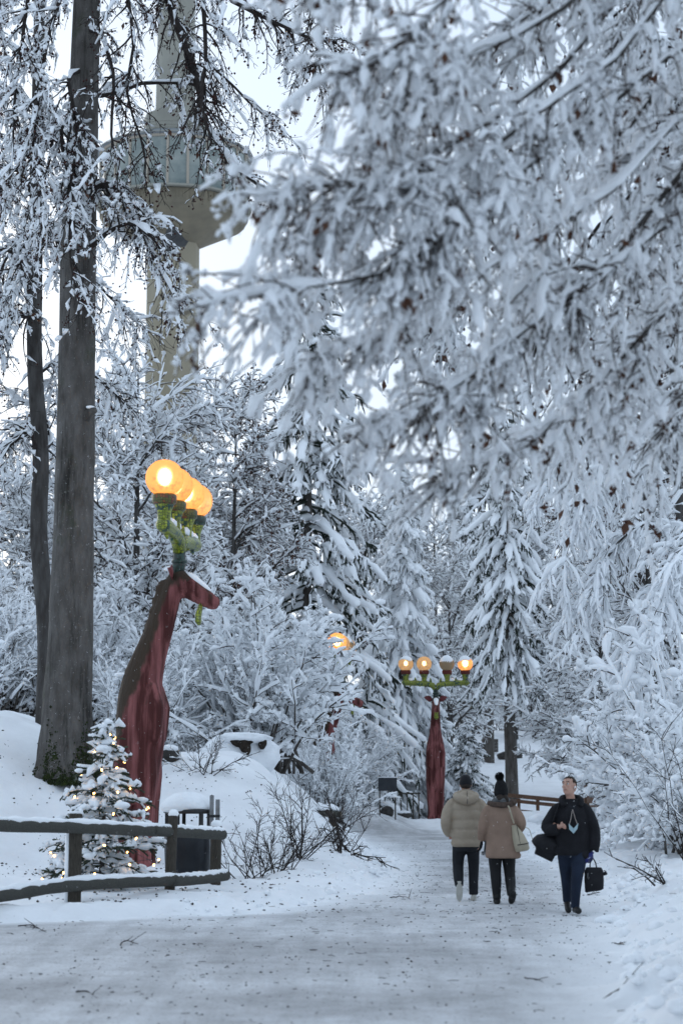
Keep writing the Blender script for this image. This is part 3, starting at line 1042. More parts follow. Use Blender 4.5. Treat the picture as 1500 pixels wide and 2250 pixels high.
bark_mat()
D = 36.
base = at(148, 1698, D)
G = [  # hanging limbs; most leave the trunk above the picture
    [(178, 440, 36), (225, 405, 35.6), (262, 412, 35.2), (290, 470, 35), (330, 560, 34.8), (385, 660, 34.6)],
    [(178, 560, 36), (228, 520, 35.5), (270, 503, 35), (320, 520, 34.6), (370, 590, 34.4)],
    [(200, -420, 36), (300, -200, 35.6), (370, 10, 35.2), (425, 150, 35), (465, 280, 34.8), (530, 370, 34.6), (600, 420, 34.4)],
    [(200, -380, 36), (340, -260, 35), (430, -60, 34.6), (445, 120, 34.4), (430, 230, 34.2), (450, 330, 34)],
    [(205, -500, 36), (380, -240, 35), (480, -20, 34.6), (580, 45, 34.4), (650, 85, 34.2), (720, 105, 34)],
    [(205, -520, 36), (420, -330, 35.5), (600, -180, 35), (690, -40, 34.8), (720, 60, 34.6), (690, 190, 34.5)],
    [(195, -250, 36), (250, -120, 35.3), (300, 60, 35), (290, 200, 34.8), (330, 330, 34.6)],
    [(195, -300, 36), (120, -160, 35.2), (60, 20, 34.8), (40, 200, 34.6), (30, 380, 34.4)],
    [(190, -100, 36), (130, 0, 35.2), (95, 150, 34.8), (80, 320, 34.6), (110, 450, 34.4)],
    [(188, 60, 36), (230, 90, 35.2), (260, 180, 34.8), (250, 300, 34.6), (280, 360, 34.5)],
    [(188, 150, 36), (150, 180, 35.2), (180, 300, 34.9), (165, 430, 34.7), (190, 560, 34.6)],
    [(185, 250, 36), (140, 270, 35.2), (150, 400, 34.9), (150, 560, 34.7), (175, 680, 34.6)],
    [(185, 210, 36), (240, 205, 36.5), (330, 185, 37), (420, 180, 37.4), (500, 230, 37.8)],
    [(198, -200, 36), (60, -120, 36.5), (-30, 60, 36.8), (-20, 260, 37), (20, 420, 37)],
    [(198, -350, 36), (320, -120, 36.5), (400, 60, 36.8), (520, 190, 37), (600, 260, 37)],
]
lr = [.085, .06, .11, .07, .08, .08, .05, .06, .05, .05, .05, .05, .06, .06, .05]
beech('beech_tree', 'big grey beech trunk with mossy foot on the left bank', base, [(150, 1712, D), (147, 1600, D), (155, 1400, D), (164, 1100, D), (169, 800, D), (175, 500, D), (185, 200, D), (194, -100, D), (205, -600, D)],
      [.60, .50, .43, .39, .365, .345, .30, .27, .16], G, lr, 520, 7200, 51, 'beech_bark', l3=(.1, .36), snow=.032, husks=5500, leaves=160, moss=True, c2=.6, c3=.45, tr=.0062, sparse=(2, 3, 4, 5, 6, 9, 12, 14))
D2 = 40.
G = [[(88, 1010, 40), (60, 960, 39.6), (20, 985, 39.2), (-30, 1060, 39)], [(80, 700, 40), (40, 690, 39.6), (0, 730, 39.4), (-60, 820, 39)],
     [(80, 560, 40), (120, 520, 40.5), (170, 560, 41), (240, 640, 41.4), (300, 690, 41.6)], [(80, 450, 40), (40, 380, 39.5), (-10, 420, 39), (-60, 520, 39)],
     [(84, 250, 40), (30, 200, 39.5), (-20, 260, 39.2), (-60, 380, 39)],
     [(86, 820, 40), (130, 800, 40.5), (220, 840, 41), (290, 900, 41.2)], [(88, 1000, 40), (110, 960, 40.4), (80, 900, 40.8), (40, 880, 41)],
     [(84, 300, 40), (120, 280, 39.2), (100, 420, 38.8), (60, 560, 38.6), (50, 640, 38.4)], [(78, 620, 40), (40, 540, 40.5), (10, 600, 41), (-10, 720, 41.2)],
     [(92, -120, 40), (20, -100, 39), (-20, 60, 38.6), (0, 200, 38.4)]]
beech('beech_tree', 'slimmer dark stained beech trunk directly left of the big grey trunk', at(104, 1665, D2), [(112, 1690, D2), (104, 1400, D2), (86, 1180, D2), (90, 1000, D2), (76, 760, D2), (82, 400, D2), (86, 100, D2), (95, -400, D2)],
      [.34, .2, .19, .18, .17, .16, .13, .08], G, [.05] * len(G), 420, 5200, 52, 'bark_dark', l3=(.1, .4), snow=.036, husks=1800, leaves=150, c2=.6, c3=.4, tr=.007)

# ------------------------------------------------------------------ overhanging tree in the right foreground, trunk outside the picture
rng = np.random.default_rng(61)
tb = np.array([4.9, 12.6, h1(4.9, 12.6) - .05])
t = thing('overhanging_tree', 'tree hanging snow-heavy twigs and brown leaves over the upper right, nearest the viewer', 'tree', tb)
tz = np.linspace(0, 9, 14)
trunkP = np.stack([4.9 + .1 * np.sin(tz), 12.6 + .1 * np.cos(tz), tb[2] + tz], -1)
wd, tw, sn, lf = MB(), MB(), MB(), MB()
wd.tubes(trunkP - tb, np.linspace(.24, .08, 14), 12)


def limb(z, pts):
    return np.vstack([[4.9, 12.6, z], guide(pts)])


LG = [limb(4.6, [(1750, 60, 11.5), (1300, 280, 10.6), (1020, 470, 10.1), (820, 620, 9.8), (610, 650, 9.6), (400, 700, 9.5)]),
      limb(5.2, [(1700, -260, 11.5), (1250, 20, 10.6), (1000, 140, 10.1), (880, 220, 9.8), (790, 290, 9.6)]),
      limb(4.2, [(1750, 150, 11.8), (1350, 400, 11), (1020, 620, 10.6), (860, 740, 10.3), (720, 800, 10.1)]),
      limb(4.0, [(1800, 260, 12), (1480, 480, 11.6), (1220, 700, 11.3), (1040, 860, 11.1), (870, 950, 11)]),
      limb(3.8, [(1800, 330, 12.5), (1500, 650, 12), (1280, 880, 11.8), (1120, 980, 11.6), (990, 1030, 11.5)]),
      limb(3.6, [(1800, 400, 12.5), (1560, 600, 13), (1380, 820, 13.3), (1230, 970, 13.5)]),
      limb(3.6, [(1850, 480, 12.5), (1640, 700, 13), (1500, 860, 13.5), (1400, 980, 14)]),
      limb(5.6, [(1700, -420, 11.3), (1200, -260, 10.2), (900, -140, 9.6), (740, -100, 9.4), (660, -80, 9.3)]),
      limb(4.9, [(1700, -120, 11.3), (1350, 120, 10.4), (1060, 330, 9.9), (900, 400, 9.6), (740, 400, 9.5), (590, 440, 9.4)]),
      limb(5.0, [(1700, -350, 12.5), (1400, -120, 12), (1150, 60, 11.6), (1000, 220, 11.4), (880, 380, 11.2)]),
      limb(4.4, [(1700, -100, 12.8), (1500, 120, 12.6), (1300, 380, 12.4), (1180, 560, 12.2), (1100, 720, 12)]),
      limb(4.2, [(1750, 0, 13), (1580, 250, 13.2), (1450, 500, 13.4), (1380, 680, 13.5)]),
      limb(5.2, [(1700, -420, 13), (1500, -200, 13.5), (1380, 0, 13.8), (1300, 200, 14)]),
      limb(4.7, [(1700, -200, 11.6), (1250, 160, 10.8), (980, 340, 10.4), (800, 430, 10.2), (670, 520, 10.1)]),
      limb(4.1, [(1750, 200, 12), (1320, 600, 11.4), (1060, 780, 11), (910, 860, 10.8), (790, 900, 10.7)]),
      limb(5.3, [(1600, -430, 11), (1250, -220, 9.8), (1020, -60, 9.4), (900, 60, 9.2), (760, 130, 9.1)])]
P = np.array([resample(g, 16) for g in LG]) - tb
P[:, 3:] += np.cumsum(rng.normal(0, .015, P[:, 3:].shape), 1)
R = taper(len(P), 16, .024, .004)
wd.tubes(P, R, 6)
lay_snow(sn, P[:, 2:], R[:, 2:], .03, rng, 1, .8, 6, .3, .12)
# side limbs that arch over and hang
n1 = 140
o, d, r, u = sprout(P[:, 3:], R[:, 3:], n1, rng, 0, 1, (.3, 1.1), .2)
P1 = curve(o, d, rng.uniform(.35, .95, n1) * (1.05 - .75 * u), 16, .1, .06, rng)
R1 = taper(n1, 16, .009, .003)
wd.tubes(P1, R1, 5)
lay_snow(sn, P1, R1, .022, rng, .9, 1., 6, .5, .3, .5)
PA, RA = np.concatenate([P[:, 3:], P1[:, ::1][:, :13]]), np.concatenate([R[:, 3:], R1[:, :13]])
n2 = 1850
o, d, r, u = sprout(PA, RA, n2, rng, 0, .97, (.3, 1.1))
P2 = curve(o, d, rng.uniform(.12, .6, n2), 7, .18, .16, rng)
R2 = taper(n2, 7, .0055, .0028)
tw.tubes(P2, R2, 4)
lay_snow(sn, P2, R2, .013 * rng.uniform(.5, 1.7, n2), rng, .82, .9, 5, .8, .3, .7)
n3 = 15500
o, d, r, u = sprout(P2, R2, n3, rng, .05, 1, (.3, 1.3))
d[:, 2] -= .3
P3 = curve(o, d, rng.uniform(.03, .17, n3), 4, .24, .3, rng)
R3 = taper(n3, 4, .003, .002)
twig_tubes(tw, P3, R3, rng)
lay_snow(sn, P3, R3, .011 * rng.uniform(.35, 2., n3), rng, .8, .75, 4, .9, .28, .7)
nb_ = 9000
i_, k_ = rng.integers(0, n3, nb_), rng.integers(0, 4, nb_)
s_ = .006 + .014 * rng.random(nb_) ** 2
sn.blobs(P3[i_, k_] + UP * s_[:, None] * .6 + rng.normal(0, .006, (nb_, 3)), np.stack([s_ * 1.4, s_ * 1.2, s_ * 1.1], -1), rng, OCT, .16)
# bare dark twigs that stick out of the snow
n4 = 1300
o, d, r, u = sprout(PA, RA, n4, rng, 0, 1, (.2, 1.2))
P4 = curve(o, d, rng.uniform(.12, .5, n4), 7, .14, .08, rng)
tw.tubes(P4 + np.array([0, -.05, -.03]), taper(n4, 7, .0062, .0035), 3)
i_ = rng.integers(0, n3, 300)
leafbits(lf, np.repeat(P3[i_, 3], 4, 0) + rng.normal(0, .02, (1200, 3)) - UP * .02 + np.array([0, -.03, 0]), .03, rng)
# unseen crown added above the viewer to shade the near snow and twigs
UG = np.array([resample(np.array(g, float), 10) for g in ([(4.9, 12.6, 6.5), (2, 12, 8.8), (-2, 12, 9.4), (-6, 12, 9)], [(4.9, 12.6, 6.5), (2, 9, 8.4), (-2, 6, 8.6), (-5, 4, 8)], [(4.9, 12.6, 6), (3.5, 8, 7.6), (1, 4, 7.8), (-1, 0, 7)],
                                                          [(4.9, 12.6, 6), (5.5, 8, 7.5), (5, 3, 7.5), (4, -1, 7)], [(4.9, 12.6, 7), (1, 14, 9.8), (-3, 15, 10.6), (-7, 15, 10)], [(4.9, 12.6, 6.5), (7, 10, 8), (9, 7, 8), (10, 4, 7)], [(4.9, 12.6, 6.5), (2, 10, 8.6), (-3, 9, 9), (-7, 8, 8)])]) - tb
UR = taper(7, 10, .07, .02)
wd.tubes(UG, UR, 6)
o, d, r, u = sprout(UG, UR, 640, rng, .1, 1, (.4, 1.2), .5)
U2 = curve(o, d, rng.uniform(.6, 1.6, 640), 6, .12, .03, rng)
wd.tubes(U2, taper(640, 6, .015, .006), 4)
lay_snow(sn, U2, .01, .05, rng, .95, .8, 5, .5, .1)
o, d, r, u = sprout(U2, np.ones((640, 6)), 3000, rng, .1, 1, (.4, 1.2), .4)
U3 = curve(o, d, rng.uniform(.15, .5, 3000), 4, .15, .1, rng)
lay_snow(sn, U3, .006, .06, rng, .95, .7, 4, .6, .1)
wd.build('limbs', MAT['bark_dark'], t)
tw.build('twigs', MAT['twig'], t, kind='stuff')
sn.build('snow_load', MAT['snow_twig'], t, kind='stuff')
lf.build('dead_leaves', MAT['dead_leaf'], t, kind='stuff')

# second hanging tree a few metres further back, right
G = [[(1760, 500, 18), (1600, 150, 17.8), (1400, 120, 17.5), (1230, 300, 17.2), (1150, 560, 17)], [(1765, 600, 18), (1600, 350, 17.6), (1420, 380, 17.2), (1300, 560, 17), (1240, 800, 16.8)],
     [(1770, 700, 18), (1600, 520, 17.6), (1480, 600, 17.2), (1390, 760, 17), (1350, 960, 16.8)], [(1760, 400, 18), (1550, 0, 18.5), (1300, -60, 19), (1120, 120, 19), (1030, 380, 18.8)],
     [(1770, 800, 18), (1620, 680, 18), (1540, 760, 17.6), (1480, 900, 17.2), (1450, 1010, 17)], [(1760, 600, 18), (1560, 440, 19), (1330, 480, 19.4), (1180, 680, 19.4), (1100, 880, 19.2)],
     [(1765, 700, 18), (1560, 620, 19), (1400, 680, 19.6), (1270, 850, 19.6), (1210, 1000, 19.4)], [(1760, 300, 18), (1500, -100, 18), (1350, 50, 17.6), (1300, 260, 17.4)], [(1760, 300, 18), (1560, 100, 19), (1480, 200, 19.4), (1440, 420, 19.4)],
     [(1765, 500, 18), (1500, 250, 19.4), (1300, 250, 20), (1120, 420, 20), (1010, 650, 19.8), (980, 800, 19.6)]]
beech('hanging_tree', 'tree of long vertical snowy twigs behind the nearest branches, upper right', ground_at(1790, 18), [(1790, 1960, 18), (1780, 1300, 18), (1765, 700, 18), (1760, 300, 18), (1755, -500, 18)],
      [.2, .16, .13, .1, .05], G, [.03] * len(G), 640, 5800, 53, 'bark_dark', l2=(.3, 1.1), l3=(.06, .3), snow=.024, husks=900, leaves=500, c2=.95, c3=.85, drop=.32, tr=.0035)

# ------------------------------------------------------------------ red long-necked lamp figures
def figure_mat():
    m = bpy.data.materials.new('red_figure')
    m.use_nodes = True
    n, l = m.node_tree.nodes, m.node_tree.links
    p = n['Principled BSDF']
    p.inputs['Roughness'].default_value = .72
    p.inputs['Specular IOR Level'].default_value = .2
    tc = n.new('ShaderNodeTexCoord')

    def noise(sc, st, det=6):
        mp = n.new('ShaderNodeMapping')
        mp.inputs['Scale'].default_value = st
        l.new(tc.outputs['Object'], mp.inputs[0])
        t = n.new('ShaderNodeTexNoise')
        t.inputs['Scale'].default_value, t.inputs['Detail'].default_value = sc, det
        l.new(mp.outputs[0], t.inputs['Vector'])
        return t.outputs[0]

    def ramp(src, a, b, c0, c1):
        r = n.new('ShaderNodeValToRGB')
        r.color_ramp.elements[0].position, r.color_ramp.elements[1].position = a, b
        r.color_ramp.elements[0].color, r.color_ramp.elements[1].color = (*c0, 1), (*c1, 1)
        l.new(src, r.inputs[0])
        return r.outputs[0]
    red = ramp(noise(2.2, (1, 1, .35)), .3, .7, (.19, .062, .06), (.32, .115, .11))
    streak = ramp(noise(5, (1.6, 1.6, .12)), .42, .6, (0, 0, 0), (1, 1, 1))
    mx = n.new('ShaderNodeMixRGB')
    l.new(streak, mx.inputs[0])
    mx.inputs[1].default_value = (.07, .018, .016, 1)
    l.new(red, mx.inputs[2])
    # algae and moss that grow along the back, the nape and on top
    dt = n.new('ShaderNodeVectorMath')
    dt.operation = 'DOT_PRODUCT'
    l.new(tc.outputs['Normal'], dt.inputs[0])
    dt.inputs[1].default_value = (-.95, 0, .9)
    ad = n.new('ShaderNodeMath')
    ad.operation = 'ADD'
    l.new(dt.outputs['Value'], ad.inputs[0])
    l.new(noise(6, (1, 1, .5), 8), ad.inputs[1])
    sx = n.new('ShaderNodeSeparateXYZ')
    l.new(tc.outputs['Object'], sx.inputs[0])
    up = n.new('ShaderNodeMapRange')
    up.inputs['From Min'].default_value, up.inputs['From Max'].default_value = 2.2, 3.5
    up.inputs['To Min'].default_value, up.inputs['To Max'].default_value = -.5, .28
    l.new(sx.outputs['Z'], up.inputs['Value'])
    a2 = n.new('ShaderNodeMath')
    a2.operation = 'ADD'
    l.new(ad.outputs[0], a2.inputs[0])
    l.new(up.outputs[0], a2.inputs[1])
    mo = ramp(a2.outputs[0], .72, .98, (0, 0, 0), (1, 1, 1))
    m2 = n.new('ShaderNodeMixRGB')
    l.new(mo, m2.inputs[0])
    l.new(mx.outputs[0], m2.inputs[1])
    m2.inputs[2].default_value = (.05, .034, .023, 1)
    l.new(m2.outputs[0], p.inputs['Base Color'])
    b = n.new('ShaderNodeBump')
    b.inputs['Distance'].default_value = .08
    b.inputs['Strength'].default_value = .8
    l.new(noise(10, (1.3, 1.3, .35), 12), b.inputs['Height'])
    l.new(b.outputs[0], p.inputs['Normal'])
    MAT['red_figure'] = m


def mosaic_mat(name, cols, scale=16.):
    m = bpy.data.materials.new(name)
    m.use_nodes = True
    n, l = m.node_tree.nodes, m.node_tree.links
    p = n['Principled BSDF']
    p.inputs['Roughness'].default_value = .3
    tc = n.new('ShaderNodeTexCoord')
    v = n.new('ShaderNodeTexVoronoi')
    v.inputs['Scale'].default_value = scale
    v.inputs['Randomness'].default_value = .35
    l.new(tc.outputs['Object'], v.inputs['Vector'])
    e = n.new('ShaderNodeTexVoronoi')
    e.feature = 'DISTANCE_TO_EDGE'
    e.inputs['Scale'].default_value = scale
    e.inputs['Randomness'].default_value = .35
    l.new(tc.outputs['Object'], e.inputs['Vector'])
    big = n.new('ShaderNodeTexNoise')
    big.inputs['Scale'].default_value = 2.4
    big.inputs['Detail'].default_value = 2
    l.new(tc.outputs['Object'], big.inputs['Vector'])
    sp = n.new('ShaderNodeSeparateColor')
    l.new(v.outputs['Color'], sp.inputs[0])
    ad = n.new('ShaderNodeMath')
    ad.operation = 'MULTIPLY_ADD'
    ad.inputs[1].default_value = .3
    l.new(sp.outputs[0], ad.inputs[0])
    l.new(big.outputs[0], ad.inputs[2])
    r = n.new('ShaderNodeValToRGB')
    r.color_ramp.interpolation = 'CONSTANT'
    el = r.color_ramp.elements
    el[0].position, el[0].color = 0, (*cols[0], 1)
    el[1].position, el[1].color = .42, (*cols[1], 1)
    for k, c in enumerate(cols[2:]):
        q = el.new(.52 + .1 * k)
        q.color = (*c, 1)
    l.new(ad.outputs[0], r.inputs[0])
    g = n.new('ShaderNodeMath')
    g.operation = 'GREATER_THAN'
    g.inputs[1].default_value = .06
    l.new(e.outputs['Distance'], g.inputs[0])
    mx = n.new('ShaderNodeMixRGB')
    l.new(g.outputs[0], mx.inputs[0])
    mx.inputs[1].default_value = (.02, .018, .014, 1)
    l.new(r.outputs[0], mx.inputs[2])
    l.new(mx.outputs[0], p.inputs['Base Color'])
    b = n.new('ShaderNodeBump')
    b.inputs['Distance'].default_value = .008
    l.new(e.outputs['Distance'], b.inputs['Height'])
    l.new(b.outputs[0], p.inputs['Normal'])
    MAT[name] = m


def globe_mat(name, emit, glow, dirt):
    """frosted glass ball: rough refraction lets the bulb inside show as a soft spot"""
    m = bpy.data.materials.new(name)
    m.use_nodes = True
    n, l = m.node_tree.nodes, m.node_tree.links
    n.remove(n['Principled BSDF'])
    out = n['Material Output']
    tc = n.new('ShaderNodeTexCoord')
    t = n.new('ShaderNodeTexNoise')
    t.inputs['Scale'].default_value, t.inputs['Detail'].default_value = 9, 8
    l.new(tc.outputs['Object'], t.inputs['Vector'])
    sx = n.new('ShaderNodeSeparateXYZ')
    l.new(tc.outputs['Object'], sx.inputs[0])
    ad = n.new('ShaderNodeMath')
    ad.operation = 'MULTIPLY_ADD'
    ad.inputs[1].default_value = -.35
    l.new(sx.outputs['Z'], ad.inputs[0])
    l.new(t.outputs[0], ad.inputs[2])
    r = n.new('ShaderNodeValToRGB')
    r.color_ramp.elements[0].position, r.color_ramp.elements[1].position = .56, .72
    r.color_ramp.elements[0].color = (*glow, 1)
    r.color_ramp.elements[1].color = (*(np.array(glow) * dirt), 1)
    l.new(ad.outputs[0], r.inputs[0])
    em = n.new('ShaderNodeEmission')
    em.inputs['Strength'].default_value = emit
    l.new(r.outputs[0], em.inputs['Color'])
    rf = n.new('ShaderNodeBsdfRefraction')
    rf.inputs['Roughness'].default_value = .65
    rf.inputs['IOR'].default_value = 1.18
    rf.inputs['Color'].default_value = (1, .9, .75, 1)
    gl = n.new('ShaderNodeBsdfGlossy')
    gl.inputs['Roughness'].default_value = .15
    df = n.new('ShaderNodeBsdfDiffuse')
    df.inputs['Color'].default_value = (.22, .16, .09, 1)
    a = n.new('ShaderNodeAddShader')
    l.new(em.outputs[0], a.inputs[0])
    m1 = n.new('ShaderNodeMixShader')
    m1.inputs[0].default_value = .3
    l.new(df.outputs[0], m1.inputs[1])
    l.new(rf.outputs[0], m1.inputs[2])
    m2 = n.new('ShaderNodeMixShader')
    m2.inputs[0].default_value = .04
    l.new(m1.outputs[0], m2.inputs[1])
    l.new(gl.outputs[0], m2.inputs[2])
    l.new(m2.outputs[0], a.inputs[1])
    l.new(a.outputs[0], out.inputs[0])
    m.cycles.emission_sampling = 'NONE'
    MAT[name] = m


def emit_mat(name, col, st):
    m = bpy.data.materials.new(name)
    m.use_nodes = True
    n, l = m.node_tree.nodes, m.node_tree.links
    n.remove(n['Principled BSDF'])
    e = n.new('ShaderNodeEmission')
    e.inputs[0].default_value = (*col, 1)
    e.inputs[1].default_value = st
    l.new(e.outputs[0], n['Material Output'].inputs[0])
    m.cycles.emission_sampling = 'NONE'
    MAT[name] = m


figure_mat()
mosaic_mat('mosaic_green', [(.012, .05, .035), (.02, .075, .05), (.16, .2, .015), (.3, .34, .025), (.2, .24, .02)], 20)
mosaic_mat('mosaic_dark', [(.006, .022, .016), (.012, .045, .032), (.02, .06, .045), (.01, .03, .02)], 22)
mosaic_mat('mosaic_rust', [(.1, .02, .012), (.16, .04, .014), (.22, .07, .015), (.1, .1, .015)], 22)
globe_mat('globe_lit', .85, (1.0, .31, .055), .22)
globe_mat('globe_soft', .32, (1.0, .55, .22), .4)
globe_mat('globe_off', .03, (1.0, .7, .4), .5)
emit_mat('bulb_hot', (1., .72, .36), 40)
emit_mat('bulb_soft', (1., .72, .36), 30)
material('cup_red', (.09, .02, .016), .8, (.14, .035, .025), 12, .01, 40)
material('ear_inner', (.2, .05, .05), .6, (.13, .03, .03), 6)


def remesh(o, vox, it=4):
    m = o.modifiers.new('union', 'REMESH')
    m.mode = 'VOXEL'
    m.voxel_size = vox
    m.use_smooth_shade = True
    if it:
        s = o.modifiers.new('soften', 'SMOOTH')
        s.iterations = it
        s.factor = .5
    return o


def ell(rows, S=16, yaw=0.):
    """rings (cx, cy, z, rx, ry)"""
    a = np.arange(S) * 2 * math.pi / S
    return np.stack([np.stack([cx + rx * np.cos(a), cy + ry * np.sin(a), np.full(S, z)], -1) for cx, cy, z, rx, ry in rows])


def lamp_figure(label, loc, rz, states, caps, cup_mats, group):
    t = thing('lamp_figure', label, 'lamp', loc, rz, group)
    b = MB()
    b.rings(ell([(.04, 0, 1.2, .30, .34), (.05, 0, 1.6, .36, .40), (.06, 0, 1.95, .40, .43), (.07, 0, 2.3, .44, .45), (.07, 0, 2.7, .45, .44), (.07, 0, 3.1, .42, .42), (.08, 0, 3.35, .37, .38),
                 (.12, 0, 3.55, .36, .33), (.18, 0, 3.75, .33, .28), (.27, 0, 4.0, .30, .25), (.38, 0, 4.3, .27, .225), (.5, 0, 4.7, .235, .2), (.6, 0, 5.0, .21, .18), (.68, 0, 5.25, .17, .155), (.72, 0, 5.4, .1, .1)], 20))
    # head and muzzle
    hd = np.array([[.56, 0, 5.24], [.7, 0, 5.22], [.88, 0, 5.12], [1.1, 0, 4.98], [1.3, 0, 4.84], [1.42, 0, 4.75], [1.47, 0, 4.72]])
    b.tubes(hd, np.array([.12, .19, .195, .16, .135, .125, .08]), 14, True)
    b.tubes(np.array([[.72, 0, 5.05], [.95, 0, 4.93], [1.2, 0, 4.78], [1.36, 0, 4.68]]), np.array([.12, .1, .075, .05]), 10, True)
    for s in (-1, 1):
        b.tubes(np.array([[.86, .13 * s, 5.2], [.96, .15 * s, 5.12]]), np.array([.06, .055]), 8, True)      # brow
        # legs: four columns pressed together, with knees and splayed hoofs
        b.tubes(np.array([[.2, .2 * s, 2.3], [.24, .2 * s, 1.7], [.23, .18 * s, 1.15], [.22, .175 * s, .9], [.2, .165 * s, .5], [.2, .165 * s, .2], [.23, .18 * s, 0], [.25, .18 * s, -.15]]), np.array([.2, .2, .165, .17, .145, .14, .17, .18]), 12, True)
        b.tubes(np.array([[-.12, .22 * s, 2.4], [-.18, .23 * s, 1.7], [-.16, .22 * s, 1.15], [-.18, .22 * s, .85], [-.14, .21 * s, .5], [-.14, .21 * s, .2], [-.12, .22 * s, 0], [-.12, .22 * s, -.15]]), np.array([.2, .21, .17, .175, .15, .145, .17, .18]), 12, True)
        b.tubes(np.array([[.3, .24 * s, 3.3], [.36, .25 * s, 2.9], [.34, .24 * s, 2.3]]), np.array([.12, .2, .16]), 10, True)   # shoulder
    for k in range(9):                                                                                  # knotted mane down the nape
        u = k / 8.
        b.tubes(np.array([[.46 - .5 * u, .03 * (-1) ** k, 5.2 - 1.75 * u], [.36 - .5 * u, -.02 * (-1) ** k, 5.0 - 1.75 * u]]), np.array([.075, .09]), 8, True)
    remesh(b.build('body', MAT['red_figure'], t), .04, 5)
    for s in (-1, 1):
        e = MB()
        a = np.linspace(0, 1, 8)
        wv = .14 * np.sin(np.pi * np.clip(a, .04, .97) ** .75)
        for off, hgt in ((0, 0),):
            top = np.stack([.66 + .03 * a, s * (.14 + .38 * a), 5.27 + .1 * a + wv], -1)
            bot = np.stack([.66 + .03 * a, s * (.14 + .38 * a), 5.27 + .1 * a - wv], -1)
            frt = np.stack([.70 + .05 * a + .05 * np.sin(np.pi * a), s * (.14 + .38 * a), 5.27 + .1 * a], -1)
            bck = np.stack([.60 + .03 * a, s * (.14 + .38 * a), 5.27 + .1 * a], -1)
        e.rings(np.stack([top, frt - np.array([.07, 0, 0]), bot, bck], 1))
        e.build('ear', MAT['ear_inner'], t)
        MB().blobs(np.array([[.95, .165 * s, 5.16]]), np.array([[.05, .03, .045]]), np.random.default_rng(1), ICO2, 0, False).build('eye', MAT['red_figure'], t)
    MB().tubes(np.array([[1.16, 0, 4.80], [1.13, 0, 4.68], [1.10, 0, 4.56], [1.1, 0, 4.44], [1.12, 0, 4.38]]), np.array([.06, .085, .1, .1, .05]), 12, True, .55).build('tongue', MAT['mosaic_green'], t)
    # antlers
    st = MB()
    ax = .74
    st.tubes(np.array([[ax - .05, 0, 5.3], [ax, 0, 5.5], [ax, 0, 5.72], [ax, 0, 5.86]]), np.array([.13, .12, .11, .13]), 14, True)
    st.tubes(np.array([[ax, 0, 5.5], [ax, 0, 5.52], [ax, 0, 5.56], [ax, 0, 5.58]]), np.array([.12, .145, .145, .12]), 14, True)
    an = st.build('antler_stem', MAT['mosaic_dark'], t)
    rg = np.random.default_rng(3)
    for s in (-1, 1):
        q = MB()
        q.tubes(np.array([[ax, .02 * s, 5.74], [ax, .14 * s, 5.9], [ax, .4 * s, 5.98], [ax, .8 * s, 6.0], [ax, 1.2 * s, 6.03], [ax, 1.42 * s, 6.02], [ax, 1.5 * s, 5.98]]), np.array([.12, .13, .135, .13, .14, .13, .07]), 14, True)
        for y, hh, r in ((.22, .2, .05), (.9, .22, .055), (1.12, -.16, .05), (.7, -.14, .045)):
            q.tubes(np.array([[ax, y * s, 6.0], [ax, y * s, 6.0 + hh * .7], [ax + .02, (y + .02) * s, 6.0 + hh * 1.2]]), np.array([r * 1.3, r, .015]), 10, True)
        bm = q.build('antler_beam', MAT['mosaic_green'], t)
        for y in (.48, 1.3):
            c = MB()
            c.tubes(np.array([[ax, y * s, 5.98], [ax, (y + .03) * s, 6.12], [ax, (y + .03) * s, 6.26], [ax, (y + .03) * s, 6.36], [ax, (y + .03) * s, 6.44]]), np.array([.13, .115, .125, .165, .2]), 14, True)
            c.build('lamp_arm', MAT['mosaic_green'], t)
    for i, y in enumerate((-1.33, -.51, .51, 1.33)):
        cp = MB().lathe([(.17, 6.38), (.215, 6.42), (.225, 6.53), (.2, 6.57), (.1, 6.57)], (ax, y, 0), 16)
        cp.build('lamp_cup', MAT[cup_mats[i]], t)
        g = link('globe', GLOBE[states[i]], t)
        g.location = (ax, y, 6.86)
        if states[i] != 'off':
            bu = link('bulb', BULB[states[i]], g)
            bu.location = (0, 0, .02)
        if caps[i]:
            k = MB()
            a = np.linspace(0, 1, 7)
            S = 18
            th = np.arange(S) * 2 * math.pi / S
            rim = .62 + caps[i] * .25 * np.sin(th + i) + .08 * np.sin(3 * th)
            Rg = np.stack([np.stack([(.335 + .03 * (1 - u)) * np.sin(u * rim * 1.9) * np.cos(th), (.335 + .03 * (1 - u)) * np.sin(u * rim * 1.9) * np.sin(th), (.345 + .05 * caps[i] * (1 - u * u)) * np.cos(u * rim * 1.9)], -1) for u in np.clip(a, .03, 1)])
            k.rings(Rg)
            o = k.build('snow_cap', MAT['snow_twig'], g)
    # snow lying on head, nape and beams
    hs = np.array([[.86, 0, 5.33], [1.0, 0, 5.24], [1.12, 0, 5.15], [1.24, 0, 5.06], [1.33, 0, 4.99]])
    MB().tubes(np.array([resample(hs, 9)]), np.array([[.03, .1, .12, .11, .1, .09, .08, .06, .02]]), 10, False, .6).build('snow_on_muzzle', MAT['snow_twig'], t)
    for s in (-1, 1):
        for a0, a1 in ((.28, .44), (.6, .86), (.98, 1.26)):
            p = np.array([[ax, s * y, 6.11 + .02 * math.sin(9 * y)] for y in np.linspace(a0, a1, 6)])
            w = .07 + .05 * rg.random(6)
            w[0] = w[-1] = .025
            MB().tubes(p[None] + UP * .02, w[None], 8).build('snow_pad', MAT['snow_twig'], t)
    for c_, s_ in (([.57, .02, 5.41], [.12, .11, .06]), ([-.21, 0, 3.49], [.14, .22, .05])):
        MB().blobs(np.array([c_]), np.array([s_]), rg, ICO2, .08).build('snow_pad', MAT['snow_twig'], t)
    return t


